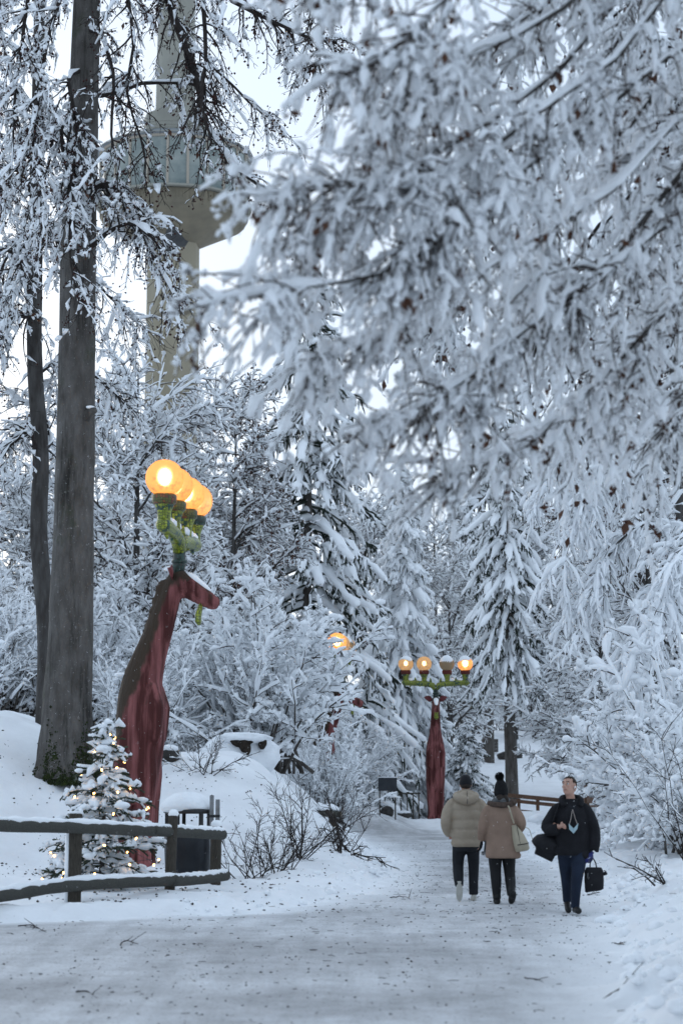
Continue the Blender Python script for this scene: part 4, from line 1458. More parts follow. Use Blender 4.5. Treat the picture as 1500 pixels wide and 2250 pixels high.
GLOBE, BULB = {}, {}
for k in ('lit', 'soft', 'off'):
    GLOBE[k] = MB().add(ICO3[0] * .34 * np.array([1, 1, .98]), t=ICO3[1]).mesh('globe', MAT['globe_' + k])
    BULB[k] = MB().add(ICO2[0] * (.095 if k == 'lit' else .06) * np.array([1, 1, 1.3]), t=ICO2[1]).mesh('bulb', MAT['bulb_hot' if k == 'lit' else 'bulb_soft'])
p = at(296, 1915, 32.0)
L1 = lamp_figure('tall mossy red long-necked lamp figure nearest the viewer, beside the lit fir', (p[0], 32.0, h1(p[0], 32.) - .12), math.radians(-7), ['lit', 'lit', 'lit', 'lit'], [0, 0, 0, 0], ['mosaic_rust', 'mosaic_rust', 'mosaic_rust', 'mosaic_dark'], 'red lamp figures along the path')
p = at(957, 1810, 80.0)
L2 = lamp_figure('red long-necked lamp figure facing the viewer at the bend of the path', (p[0], 80.0, h1(p[0], 80.)), math.radians(-90), ['soft', 'soft', 'off', 'lit'], [.3, 0, 1., .7], ['cup_red'] * 4, 'red lamp figures along the path')
p = at(706, 1790, 66.0)
L3 = lamp_figure('third red lamp figure mostly hidden in the large white bush, one globe showing', (p[0], 66.0, at(703, 1418, 66.)[2] - 6.86), math.radians(-8), ['lit', 'soft', 'off', 'soft'], [0, 0, .5, 0], ['cup_red'] * 4, 'red lamp figures along the path')
for o in (L1, L2, L3):
    o.scale = (.955,) * 3
L3.scale = (1.,) * 3

# ------------------------------------------------------------------ round-rail fence in front, left
rng = np.random.default_rng(71)
fb = at(165, 1990, 24.6)
fb[2] = 0
ft = thing('rail_fence', 'dark two-rail log fence with snow on its rails, in front of the lit fir', 'fence', fb)


def log_part(parent, name, pts, r0, r1, mat, off, S=14, K=14, jit=.04, smooth=True):
    P = resample(pts, K) - off
    R = np.linspace(r0, r1, K) * (1 + jit * rng.normal(size=K) * .5)
    return MB().tubes(P, R, S, True).build(name, mat, parent, smooth)


def rail_snow(parent, pts, r, off, K=60, h=.045):
    P = resample(pts, K) - off
    mb = MB()
    w = r * .62 * (1 + .25 * vnoise(np.arange(K) * .35, 0, 1, 9)) * np.clip(1 + .35 * vnoise(np.arange(K) * .9, 3, 1, 4), .2, 2)
    w[0] = w[-1] = .01
    mb.tubes(P + UP * (r * .86), w, 8, False, .75)
    # little fringe of crystals along the lower edge
    mb.blobs(P[rng.integers(0, K, 160)] + np.stack([rng.normal(0, .02, 160), rng.uniform(-r, r, 160) * .9, r * .75 + rng.uniform(-.01, .03, 160)], -1), rng.uniform(.008, .022, 160), rng, OCT, .2)
    mb.build('snow_load', MAT['snow_twig'], parent)


tr1 = [at(-160, 1800, 22.2), at(0, 1813, 23.2), at(170, 1818, 24.5), at(345, 1826, 25.9)]
tr2 = [at(335, 1825, 25.8), at(490, 1834, 27.4)]
lr1 = [at(-160, 1992, 22.0), at(0, 1968, 23.1), at(170, 1944, 24.5), at(385, 1934, 26.1)]
lr2 = [at(375, 1936, 26.), at(440, 1932, 26.9), at(497, 1924, 27.5)]
for nm, g, r in (('top_rail', tr1, .083), ('top_rail', tr2, .078), ('lower_rail', lr1, .083), ('lower_rail', lr2, .078)):
    o = log_part(ft, nm, g, r, r * .94, MAT['wood_rail'], fb)
    rail_snow(o, g, r, fb)
    # wire ties near the ends
    e = np.array(g[-1]) * .97 + np.array(g[-2]) * .03 - fb
for px, top, bot, d, r, lean in ((165, 1788, 2000, 24.62, .11, 0), (381, 1792, 1990, 26.2, .075, -10), (476, 1815, 1960, 27.9, .085, -4)):
    a, b = at(px, top, d), at(px + lean, bot, d)
    if px == 165:
        h = a[2] - b[2] + .1
        o = MB().box((a + b) / 2 - fb - np.array([0, 0, .05]), (.165, .165, h), .25).build('post', MAT['wood_post'], ft, False)
        m = o.modifiers.new('edge', 'BEVEL')
        m.width = .012
        c = MB().box(a - fb + UP * .02, (.15, .15, .03), .25).build('snow_cap', MAT['snow_twig'], o)
        MB().box((a + b) / 2 - fb + np.array([-.105, -.02, -.1]), (.035, .14, h * .72), .25).build('snow_strip', MAT['snow_twig'], o)
    else:
        o = log_part(ft, 'post', [b - UP * .1, (a + b) / 2, a], r, r * .95, MAT['wood_post'], fb)
        MB().blobs(np.array([a - fb + UP * .02]), np.array([[r * 1.05, r * 1.05, .07]]), rng, ICO2, .06).build('snow_cap', MAT['snow_twig'], o)

# ------------------------------------------------------------------ litter bin behind the fence
bp = at(412, 1950, 28.6)
bz = h1(bp[0], 28.6)
t = thing('litter_bin', 'dark round litter bin with a dome of snow, behind the fence end', 'bin', (bp[0], 28.6, bz - .04), .1)
MB().lathe([(.30, 0), (.33, .03), (.355, .5), (.365, .86), (.34, .87), (.3, .8)], S=28).build('body', MAT['dark_plastic'], t)
for a in (.35, 1.75, 2.8, 4.2, 5.3):
    MB().box((.34 * math.cos(a), .34 * math.sin(a), .98), (.05, .05, .26), a).build('hood_strut', MAT['iron'], t, False)
MB().lathe([(.33, 1.08), (.375, 1.09), (.375, 1.14), (.3, 1.17), (.1, 1.18)], S=28).build('hood', MAT['iron'], t)
a = np.arange(28) * 2 * math.pi / 28
S_ = [(.36, 1.12), (.385, 1.16), (.37, 1.22), (.31, 1.3), (.22, 1.36), (.11, 1.39), (.03, 1.395)]
mb = MB()
rg = np.stack([np.stack([r * (1 + .05 * np.sin(2 * a + z)) * np.cos(a) - .03, r * (1 + .04 * np.cos(3 * a)) * np.sin(a), z + .02 * np.sin(3 * a + 5 * z)], -1) for r, z in S_])
mb.rings(rg).build('snow_dome', MAT['snow'], t)
sp = at(465, 1815, 28.4)
t = thing('steel_stake', 'pair of short grey steel stakes beside the litter bin', 'stake', (sp[0], 28.4, h1(sp[0], 28.4)))
for dx, h in ((0, 1.36), (.09, 1.3)):
    MB().box((dx, 0, h / 2 - .1), (.06, .05, h), .2).build('stake', MAT['steel'], t, False)
MB().box((.045, -.035, .95), (.17, .02, .04)).build('clip', MAT['iron'], t, False)

# ------------------------------------------------------------------ little fir with a string of lights
fp = at(222, 1960, 26.8)
fz = h1(fp[0], 26.8)
rng = np.random.default_rng(72)
t = thing('fir_tree', 'small snowy fir hung with warm fairy lights, behind the fence', 'fir', (fp[0], 26.8, fz - .05))
Hh = 2.55
MB().tubes(np.stack([.06 * np.linspace(0, 1, 8), 0 * np.linspace(0, 1, 8), np.linspace(0, Hh, 8)], -1), np.linspace(.045, .008, 8), 8).build('trunk', MAT['bark_mid'], t)
ne, sn = MB(), MB()
wz = list(np.linspace(.12, 2.3, 21))
wr = list(np.interp(wz, [.12, .4, 1., 1.5, 1.9, 2.3], [.95, 1., .78, .46, .22, .08]) * (.85 + .3 * rng.random(21)))
Bs, tip = [], []
for z, r in zip(wz, wr):
    n = 5 if r > .4 else 4
    az = rng.random() * 6 + np.arange(n) * 6.283 / n + rng.normal(0, .2, n)
    el = rng.uniform(-.1, .22, n) + (.35 if z > 1.7 else 0)
    d = np.stack([np.cos(az) * np.cos(el), np.sin(az) * np.cos(el), np.sin(el)], -1)
    o = np.stack([np.full(n, .06 * z / Hh), 0 * az, z + rng.normal(0, .04, n)], -1)
    Bs.append(curve(o, d, r * rng.uniform(.75, 1.1, n), 6, .06, .1, rng, up=.12))
B = np.concatenate(Bs)
nb = len(B)
R = taper(nb, 6, .012, .006)
ne.tubes(B, R, 4)
o, d, r, u = sprout(B, R, nb * 11, rng, .15, 1, (.6, 1.), .8)
Q = curve(o, d, rng.uniform(.1, .3, len(o)) * (1.2 - .6 * u), 4, .07, .08, rng)
Q = np.concatenate([Q, B[:, [2, 3, 4, 5]]])
# needles: short blades around every shoot
nn = 13000
i = rng.integers(0, len(Q), nn)
f = rng.random(nn)[:, None] * 3
k = np.minimum(f.astype(int), 2)
pt = Q[i, k[:, 0]] * (1 - (f - k)) + Q[i, k[:, 0] + 1] * (f - k)
tg = norm(Q[i, k[:, 0] + 1] - Q[i, k[:, 0]])
nd = norm(tg * .6 + norm(rng.normal(size=(nn, 3))))
ne.tubes(np.stack([pt, pt + nd * rng.uniform(.02, .036, nn)[:, None]], 1), np.broadcast_to([.006, .0035], (nn, 2)), 3)
ne.tubes(Q, np.full(Q.shape[:2], .011), 4)
lay_snow(sn, B, R, .035, rng, .8, .8, 6, .6, .25)
lay_snow(sn, Q, np.full((len(Q), 4), .01), .03 * rng.uniform(.5, 1.5, len(Q)), rng, .36, .95, 5, .5, .15)
i = rng.integers(0, nb, 70)
c = B[i, rng.integers(2, 6, 70)]
s = rng.uniform(.04, .09, 70)
sn.blobs(c + UP * s[:, None] * .35, np.stack([s * 1.5, s * 1.3, s * .7], -1), rng, ICO2, .05)
ne.build('needles', MAT['needle_fir'], t, kind='stuff')
sn.build('snow_load', MAT['snow'], t, kind='stuff')
ls = thing('fairy_lights', 'string of warm fairy lights wound round the small snowy fir', 'lights', (fp[0], 26.8, fz - .05))
emit_mat('fairy_bulb', (1., .52, .16), 13)
n = 58
tt = np.linspace(0, 1, n)
ang = tt * 6.283 * 6.5 + .4
zz_ = .12 + tt * 2.3
rr = np.interp(zz_, wz, wr) * (.72 + .2 * rng.random(n)) + .04
W = np.stack([rr * np.cos(ang) + .06 * zz_ / Hh, rr * np.sin(ang), zz_ - .05 + rng.normal(0, .05, n)], -1)
Wf = resample(W, n * 5)
MB().tubes(Wf + rng.normal(0, .006, Wf.shape), np.full(len(Wf), .004), 4).build('wire', MAT['iron'], ls)
fbm_ = MB().add(ICO1[0] * np.array([.014, .014, .022]), t=ICO1[1]).mesh('bulb', MAT['fairy_bulb'])
for p in W:
    o = link('bulb', fbm_, ls)
    o.location = p + np.array([0, 0, -.02])
    o.rotation_euler = (rng.normal(0, .6), rng.normal(0, .6), 0)

# ------------------------------------------------------------------ stump, rocks and posts on the left bank
def rock(name, label, cat, px, py, d, size, seed, mat='stone_dark', snow=.5, z=None):
    rng = np.random.default_rng(seed)
    p = at(px, py, d)
    if z is None:
        p[2] = h1(p[0], d)
    t = thing(name, label, cat, p)
    v = ICO3[0] * (1 + .14 * fbm(ICO3[0][:, 0] * 2 + seed, ICO3[0][:, 1] * 2 + ICO3[0][:, 2] * 2, 1.3, 3))[:, None] * np.array(size)
    MB().add(v + UP * size[2] * .5, t=ICO3[1]).build('rock' if mat == 'stone_dark' else 'wood', MAT[mat], t)
    if snow:
        sv = ICO3[0] * np.array(size) * np.array([.97, .97, .5]) * (1 + .08 * fbm(ICO3[0][:, 0] * 2, ICO3[0][:, 1] * 2, 1.5, 3, seed))[:, None]
        MB().add(sv + UP * size[2] * (1.3 - snow * .2), t=ICO3[1]).build('snow_cap', MAT['snow'], t)
    return t


material('hollow', (.014, .011, .009), 1., (.04, .03, .022), 6, .04, 14)  # near-black stump wood; the colour also stands for shade inside its holes
p = at(540, 1722, 41.)
p[2] = h1(p[0], 41.)
t = thing('tree_stump', 'rotten dark tree stump almost buried in a dome of snow on the bank', 'stump', p)
rs = np.random.default_rng(81)
nz = lambda s_: (1 + .16 * fbm(ICO3[0][:, 0] * 2 + s_, ICO3[0][:, 1] * 2 + ICO3[0][:, 2] * 2, 1.2, 3))[:, None]
MB().add(ICO3[0] * nz(1) * np.array([.95, .8, .5]) + np.array([-.2, .3, .02]), t=ICO3[1]).build('snow_dome', MAT['snow'], t)
MB().add(ICO3[0] * nz(7) * np.array([.6, .42, .12]) + np.array([.0, -.18, .46]), t=ICO3[1]).build('snow_lip', MAT['snow'], t)
wood = MB()
for x, y, z, a, b in ((-.17, -.42, .36, .14, .1), (-.03, -.44, .3, .11, .17), (.06, -.44, .2, .07, .13), (-.26, -.38, .4, .1, .06), (.0, -.42, .4, .12, .07), (.12, -.4, .38, .08, .05)):
    wood.add(ICO3[0] * nz(3 + 9 * a) * np.array([a, .16, b]) + np.array([x, y, z]), t=ICO3[1])
remesh(wood.build('hollow_wood', MAT['hollow'], t), .02, 1)
w2 = MB().add(ICO3[0] * nz(5) * np.array([.08, .14, .1]) + np.array([.36, -.34, .3]), t=ICO3[1]).add(ICO3[0] * nz(6) * np.array([.05, .12, .1]) + np.array([.42, -.33, .36]), t=ICO3[1])
remesh(w2.build('hollow_wood', MAT['hollow'], t), .02, 1)
rock('dark_hole', 'small dark hole in the snow behind the litter bin, shaped as a dark lump', 'rock', 372, 1748, 37.5, (.2, .2, .17), 82, 'stone_dark', .1)  # dark lump stands in for the shade of a hole in the snow
rock('dark_rock', 'dark rock poking from the snow below the sign board', 'rock', 850, 1820, 74, (.26, .2, .24), 83, 'stone_dark', 0)
rock('dark_rock', 'low dark rock half buried beside the far lamp figure', 'rock', 887, 1796, 79, (.3, .25, .16), 84, 'stone_dark', .3)
lp = at(735, 1850, 44.)
lz = h1(lp[0], 44.)
t = thing('low_rail', 'short log rail end on a low post at the path bend', 'rail', (lp[0], 44., lz))
MB().tubes(np.array([[-.05, 0, -.1], [-.05, 0, .38]]), np.array([.09, .09]), 10, True).build('post', MAT['wood_post'], t)
MB().tubes(np.array([[-.45, .1, .36], [.14, -.03, .33]]), np.array([.075, .075]), 12, True).build('rail', MAT['wood_rail'], t)
MB().tubes(np.array([[.141, -.031, .33], [.152, -.034, .33]]), np.array([.07, .07]), 12, True).build('cut_end', material('cut_wood', (.3, .24, .17), .8, (.22, .17, .11), 20), t)
lay = MB()
lay_snow(lay, np.array([resample(np.array([[-.44, .1, .41], [-.2, .04, .41], [.1, -.02, .38]]), 6)]), .05, .06, rng, 1, .8, 6, .3, 0)
lay.build('snow_load', MAT['snow_twig'], t)

# bare twiggy shrubs and the fallen branch on the bank
for k, (px, d, h, lab) in enumerate([(560, 30.5, .95, 'bare dark shrub right of the litter bin'), (655, 33, 1.35, 'bare upright shrub left of the fallen branch'), (610, 31.5, .8, 'low bare shrub between the litter bin and the fallen branch'),
                                     (455, 36.5, .75, 'thin bare shrub on the bank below the stump'), (745, 35, 1.0, 'bare spreading shrub at the edge of the path')]):
    bare_shrub('bare_shrub', lab, ground_at(px, d), h * 1.3, 90 + k, 11, 90, 260, (.1, 1.1), .012 if k == 3 else 0, .0, (0, 0), .011)
t = thing('fallen_branch', 'crooked fallen dark branch with bare twigs at the path bend', 'branch', ground_at(725, 37.))
b0 = np.array(ground_at(725, 37.))
rng = np.random.default_rng(75)
gs = [guide([(718, 1782, 37.5), (737, 1812, 37.2), (742, 1840, 37), (715, 1870, 36.6), (672, 1888, 36.3), (628, 1908, 36)]),
      guide([(742, 1838, 37), (765, 1868, 36.6), (800, 1880, 36.2), (850, 1882, 35.8)]), guide([(760, 1860, 36.7), (780, 1890, 36.2), (800, 1915, 35.6), (812, 1945, 35)]),
      guide([(715, 1870, 36.6), (740, 1880, 36), (770, 1900, 35.4), (790, 1925, 35)]), guide([(740, 1815, 37.2), (715, 1840, 36.6), (690, 1850, 36.4), (650, 1870, 36)]),
      guide([(690, 1882, 36.4), (660, 1850, 36.2), (620, 1850, 36), (580, 1840, 36)])]
P = np.array([resample(g, 12) for g in gs]) - b0
P[:, 1:] += np.cumsum(rng.normal(0, .012, P[:, 1:].shape), 1)
R = taper(len(P), 12, np.array([.045, .025, .025, .02, .02, .02]), np.array([.018, .006, .006, .006, .006, .006]))
w = MB().tubes(P, R, 7)
o, d, r, u = sprout(P, R, 90, rng, .15, 1, (.4, 1.))
P2 = curve(o, d, rng.uniform(.2, .7, 90), 6, .12, .02, rng)
R2 = taper(90, 6, .012, .005)
w.tubes(P2, R2, 4)
o, d, r, u = sprout(P2, R2, 300, rng, .15, 1, (.4, .9))
w.tubes(curve(o, d, rng.uniform(.08, .25, 300), 4, .1, 0, rng), taper(300, 4, .006, .004), 3)
w.build('branches', MAT['twig_black'], t)
sn = MB()
lay_snow(sn, P, R, .012, rng, .6, 1., 4, .2, .4)
sn.build('snow_load', MAT['snow_twig'], t)


def stick(name, label, pts, r, seed, twigs=6, d=None):
    """a fallen stick lying on the snow, through photo pixels on the ground"""
    rng = np.random.default_rng(seed)
    G = []
    for px, py in pts:
        dd = CAMH * FPX / max(py - PYH, 20) if d is None else d
        p = at(px, py, dd)
        p[2] = h1(p[0], dd) + r + .012
        G.append(p)
    G = np.array(G)
    t = thing(name, label, 'twig', G[0])
    P = np.array([resample(G, 8)]) - G[0]
    P += np.cumsum(rng.normal(0, .008, P.shape), 1)
    R = taper(1, 8, r, r * .4)
    w = MB().tubes(P, R, 5)
    if twigs:
        o, dd, rr, u = sprout(P, R, twigs, rng, .1, .9, (.4, .9), .5)
        w.tubes(curve(o, dd, rng.uniform(.08, .25, twigs), 5, .12, .03, rng), taper(twigs, 5, r * .6, r * .3), 4)
    w.build('stick', MAT['twig_black'], t)


stick('fallen_twig', 'forked twig lying in front of the fence post', [(40, 2030), (75, 2030), (105, 2045)], .008, 1)
stick('fallen_twig', 'curved twig on the path, lower left', [(265, 2068), (285, 2062), (310, 2070)], .008, 2, 3)
stick('fallen_twig', 'short dark twig at the far lower left of the path', [(165, 2170), (190, 2165), (210, 2178)], .008, 3, 2)
stick('fallen_twig', 'thin twig on the path in front of the gritted patch', [(858, 1970), (880, 1967), (900, 1972)], .008, 4, 2)
stick('fallen_twig', 'twig on the path below the black tote bag', [(1335, 2060), (1360, 2066), (1385, 2045)], .007, 5, 5)
stick('fallen_twig', 'long twig on the snow at the lower right', [(1320, 2178), (1360, 2183), (1390, 2165), (1415, 2150)], .008, 6, 3)
stick('fallen_twig', 'small twigs lying right of the man with bags', [(1290, 1962), (1320, 1958), (1345, 1962)], .008, 7, 5)
stick('fallen_twig', 'short twig pair on the middle of the path', [(1155, 2135), (1180, 2138), (1205, 2136)], .006, 8, 2)
t = bare_shrub('broken_branches', 'dark broken branches sticking out of the right-hand snow bank', ground_at(1445, 25.5), .9, 97, 6, 30, 60, (.6, 1.35), .01, .02, (-.3, -.2), .014)
t['category'] = 'branches'
p = at(1337, 2016, 22.4)
p[2] = h1(p[0], 22.4)
mb = MB()
mb.add(ICO3[0] * np.array([.17, .12, .075]) * (1 + .1 * fbm(ICO3[0][:, 0] * 2, ICO3[0][:, 1] * 2 + ICO3[0][:, 2], 2, 3))[:, None] + p, t=ICO3[1])
tag(mb.build('snow_lump', MAT['snow']), 'single lump of snow at the path edge right of the man with bags', 'snow lump')

# ------------------------------------------------------------------ sign board, wooden frame, brown fence, meadow things
sp = at(851, 1780, 72.)
sz = h1(sp[0], 72.)
t = thing('sign_board', 'dark blank notice board on two posts left of the far lamp figure', 'sign', (sp[0], 72., sz), .05)
for s in (-1, 1):
    MB().box((.3 * s, 0, .75), (.05, .05, 1.7)).build('post', MAT['wood_post'], t, False)
MB().box((0, -.04, 1.25), (.72, .03, .5)).build('board', material('slate', (.03, .034, .04), .6, (.045, .05, .058), 4), t, False)
MB().box((0, -.03, 1.52), (.76, .1, .04)).build('snow_load', MAT['snow_twig'], t)
p = at(898, 1772, 80.)
t = thing('post_frame', 'low frame of thin dark posts in the thicket left of the far lamp figure', 'frame', (p[0], 82., h1(p[0], 82.)))
for x in (-.28, 0, .26, .5):
    MB().box((x, 0, .55), (.05, .05, 1.3)).build('post', MAT['wood_post'], t, False)
MB().box((.1, -.04, 1.15), (.95, .05, .06)).build('bar', MAT['wood_post'], t, False)

ga, gb = at(1050, 1757, 99.), at(1236, 1768, 91.)
t = thing('plank_fence', 'brown plank fence crossing behind the couple and the man', 'fence', (ga[0], ga[1], 0))
for o_, e_, tag_ in ((ga, gb, 0), (gb, at(1345, 1825, 58.), 1)):
    for k, hh in enumerate((.92, .66, .18)):
        p0 = np.array([o_[0], o_[1], h1(o_[0], o_[1]) + hh])
        p1 = np.array([e_[0], e_[1], max(h1(e_[0], e_[1]) - (.35 if tag_ else 0), 0) + hh])
        v = p1 - p0
        L = np.linalg.norm(v)
        MB().box((p0 + p1) / 2 - np.array([ga[0], ga[1], 0]) - np.array([0, .06, 0]), (L - .02, .05, .2 if k == 0 else .17), math.atan2(v[1], v[0]), 0, -math.asin(v[2] / L)).build('plank', MAT['wood_brown'], t, False)
    for f in ((0., .5, .72, .999) if tag_ == 0 else (.3, .6, .9)):
        q = np.array(o_) * (1 - f) + np.array(e_) * f
        zq = h1(q[0], q[1])
        MB().box((q[0] - ga[0], q[1] - ga[1] + .06, zq + .42), (.16, .12, 1.15)).build('post', MAT['wood_brown'], t, False)
p = at(1110, 1697, 120.)
BT = rock('boulder', 'long low dark boulder on the snowy meadow behind the bobble hat', 'boulder', 1118, 1680, 131., (.85, .5, .36), 85, 'stone_dark', 0)
MB().tubes(np.array([[.35, 0, .5], [.2, .05, 1.15]]), np.array([.06, .05]), 6, True).build('leaning_stick', MAT['bark_dark'], BT)
p = at(1076, 1660, 136.)
t = thing('wooden_crate', 'dark wooden box on the meadow by the leaning trunk', 'box', (p[0], 136., h1(p[0], 136.)))
for k in range(4):
    MB().box((0, 0, .14 + .24 * k), (1.15, .7, .22)).build('board', MAT['bark_mid'], t, False)
MB().box((0, 0, 1.03), (1.2, .75, .1)).build('snow_load', MAT['snow_twig'], t)
p = at(1131, 1660, 134.)
t = thing('grey_panel', 'narrow pale grey upright panel right of the straight grey trunk', 'panel', (p[0], 134., h1(p[0], 134.)))
MB().box((0, 0, .55), (.32, .08, 1.15)).build('panel', MAT['steel'], t, False)
MB().box((0, -.05, .55), (.36, .03, .06)).build('bar', MAT['iron'], t, False)

# ------------------------------------------------------------------ people
material('skin', (.42, .24, .18), .55, (.48, .29, .22), 12, spec=.35, sss=.1)
material('puffer_beige', (.29, .235, .175), .75, (.33, .275, .21), 9, .01, 18)
material('coat_tan', (.29, .2, .15), .95, (.2, .135, .1), 3.5, .006, 70, lo=.3, hi=.7)
material('fur_brown', (.06, .042, .034), 1., (.1, .07, .055), 30, .02, 60)
material('trousers_black', (.008, .009, .012), .85, (.014, .016, .02), 8, .006, 25)
material('tights', (.006, .006, .007), .7)
material('boot_black', (.008, .008, .009), .5, (.014, .014, .014), 10)
material('shoe_white', (.5, .49, .45), .7, (.38, .37, .33), 8)
material('cap_black', (.008, .008, .01), .8)
material('wool_black', (.006, .006, .007), 1., (.013, .013, .014), 40, .01, 70)
material('hair_dark', (.016, .011, .008), .7, (.03, .02, .014), 40, .004, 90)
material('coat_black', (.006, .006, .008), .9, (.011, .011, .014), 7, .008, 30)
material('jeans', (.006, .011, .024), .85, (.011, .019, .038), 6, .006, 30)
material('scarf_grey', (.06, .062, .065), 1., (.15, .155, .155), 12, .008, 60, (1, 1, 4))
material('bag_cream', (.4, .35, .26), .6, (.34, .3, .22), 6, .003, 30)
material('bag_black', (.006, .006, .008), .75, (.012, .012, .015), 8, .01, 14)
material('glove_blue', (.012, .014, .06), .8, (.1, .11, .2), 18)
material('bottle_blue', (.015, .02, .12), .3, (.35, .4, .5), 10, lo=.6, hi=.66)
material('mask_blue', (.3, .42, .46), .8, (.36, .48, .52), 20)
material('cord_pale', (.35, .3, .27), .7)
material('earbud_white', (.8, .8, .8), .3)
material('eye_white', (.5, .48, .46), .3)


def soft(name, shapes, vox, mat, parent, it=2):
    """union of tapered tubes and lofts as one continuous surface"""
    mb = MB()
    for sh in shapes:
        if sh[0] == 't':
            pts = np.array(sh[1], float)
            r = np.array(sh[2], float)
            if len(sh) > 3 and sh[3]:
                K = sh[3]
                r = np.interp(np.linspace(0, 1, K), np.linspace(0, 1, len(r)), r)
                pts = resample(pts, K)
            mb.tubes(pts, r, 14, True, sh[4] if len(sh) > 4 else None)
        elif sh[0] == 'l':
            mb.rings(ell(sh[1], 24))
        elif sh[0] == 'b':
            bv = ICO3[0] * np.array(sh[2])
            if len(sh) > 3:
                bv = bv @ np.array(Matrix.Rotation(sh[3], 3, sh[4])).T
            mb.add(bv + np.array(sh[1]), t=ICO3[1])
    return remesh(mb.build(name, mat, parent), vox, it)


def hand_shapes(w, fwd, side, down, curl=.5, s=1.):
    """palm with four fingers of unequal length and a thumb; w wrist, fwd along the hand, side towards the thumb"""
    w, f, q, n = (np.array(v, float) for v in (w, fwd, side, down))
    out = [('t', [w, w + f * .045 * s, w + f * .085 * s], [.024 * s, .03 * s, .032 * s], 0, .55)]
    for k, L in enumerate((.068, .078, .072, .056)):
        b = w + f * .08 * s + q * (.026 - .018 * k) * s
        p1 = b + (f * math.cos(curl * .6) + n * math.sin(curl * .6)) * L * .45 * s
        p2 = p1 + (f * math.cos(curl * 1.5) + n * math.sin(curl * 1.5)) * L * .32 * s
        p3 = p2 + (f * math.cos(curl * 2.3) + n * math.sin(curl * 2.3)) * L * .25 * s
        out.append(('t', [b - f * .01, b, p1, p2, p3], [.0095 * s, .0095 * s, .009 * s, .0085 * s, .007 * s]))
    b = w + f * .03 * s + q * .028 * s
    out.append(('t', [b - q * .012, b + (q * .7 + f * .6) * .03 * s, b + (q * .6 + f * .9 + n * .3) * .052 * s], [.012 * s, .011 * s, .008 * s]))
    return out


def shoe(parent, name, mat, heel, toe, up=(0, 0, 1), h=.075, w=.047, sole=None):
    heel, toe, up = (np.array(v, float) for v in (heel, toe, up))
    v = toe - heel
    mb = [('t', [heel + up * h * .5 - v * .06, heel + v * .2 + up * h * .55, heel + v * .55 + up * h * .45, heel + v * .85 + up * h * .36, toe + up * h * .3], [w * .7, w * .86, w * .95, w * .9, w * .45], 9),
          ('t', [heel + v * .12 + up * h * .6, heel + v * .14 + up * h * 1.5], [w * .85, w * .8])]
    o = soft(name, mb, .009, mat, parent, 2)
    if sole:
        n = norm(np.cross(v, up))
        K = 16
        a = np.arange(K) * 2 * math.pi / K
        c = heel + v * .5
        ring = np.stack([c + v * .54 * math.cos(t) + n * w * (.9 + .12 * math.cos(t)) * math.sin(t) for t in a])
        MB().rings(np.stack([ring - up * .004, ring + up * .022])).build('sole', sole, o, False)
    return o


def quilted(z0, z1, rows, seams, depth=.012, K=40):
    """torso loft with puffed bands between seams"""
    R = np.array(rows)
    out = []
    for z in np.linspace(z0, z1, K):
        c = [np.interp(z, R[:, 2], R[:, j]) for j in (0, 1, 3, 4)]
        d = min(abs(z - s) for s in seams)
        b = depth * (1 - math.exp(-(d / .022) ** 1.2)) - depth
        out.append((c[0], c[1], z, c[2] + b, c[3] + b))
    return out


# ---- man in the beige puffer jacket, seen from behind
fp = at(1025, 1972, 26.6)
A = thing('person', 'man in beige hooded puffer jacket and black cap walking away, hand in hand', 'person', (fp[0], 26.6, h1(fp[0], 26.6)), 0.02)
body = [('b', (0, .015, 1.645), (.078, .098, .118)), ('b', (0, .06, 1.6), (.06, .06, .07)), ('t', [(0, 0, 1.42), (0, .01, 1.56)], [.06, .055]),
        ('l', [(0, 0, .86, .15, .1), (0, 0, .95, .165, .115), (0, 0, 1.1, .145, .1), (0, 0, 1.25, .165, .11), (0, 0, 1.38, .17, .09), (0, 0, 1.44, .08, .06)]),
        ('t', [(-.16, 0, 1.38), (-.26, -.02, 1.12), (-.23, .08, .94)], [.05, .042, .03]), ('t', [(.16, 0, 1.38), (.26, -.01, 1.12), (.275, .02, .9)], [.05, .042, .03]),
        ('t', [(-.09, 0, .92), (-.11, .07, .5), (-.11, -.1, .2)], [.08, .06, .04]), ('t', [(.09, 0, .92), (.1, .04, .5), (.1, .05, .1)], [.08, .06, .04]),
        ('b', (-.08, .02, 1.635), (.012, .025, .032)), ('b', (.08, .02, 1.635), (.012, .025, .032))]
body += hand_shapes((.275, .02, .9), (.1, .05, -1), (-.3, .95, 0), (.9, .3, .1), .6)
body += hand_shapes((-.23, .08, .94), (.2, .9, -.3), (.9, -.2, .2), (.2, .1, -1), .6)
soft('body', body, .012, MAT['skin'], A, 2)
soft('glove', hand_shapes((.275, .02, .9), (.1, .05, -1), (-.3, .95, 0), (.9, .3, .1), .6, 1.22), .008, MAT['wool_black'], A, 1)
rows = [(0, 0, .755, .205, .15), (0, 0, .8, .222, .165), (0, 0, 1., .215, .16), (0, 0, 1.2, .225, .16), (0, 0, 1.33, .235, .15), (0, 0, 1.41, .2, .12), (0, 0, 1.47, .12, .1)]
jk = [('l', quilted(.755, 1.47, rows, (.755, .865, 1.0, 1.135, 1.27, 1.39), .02, 44)),
      ('t', [(-.1, 0, 1.4), (-.19, 0, 1.365), (-.255, -.01, 1.25), (-.285, -.03, 1.1), (-.27, .02, 1.0), (-.235, .09, .93)], [.05, .078, .088, .082, .072, .055], 14), ('t', [(.1, 0, 1.4), (.19, 0, 1.365), (.25, 0, 1.25), (.272, -.01, 1.1), (.275, .0, 1.0), (.272, .02, .9)], [.05, .078, .086, .078, .07, .052], 14)]
j = soft('jacket', jk, .013, MAT['puffer_beige'], A, 2)
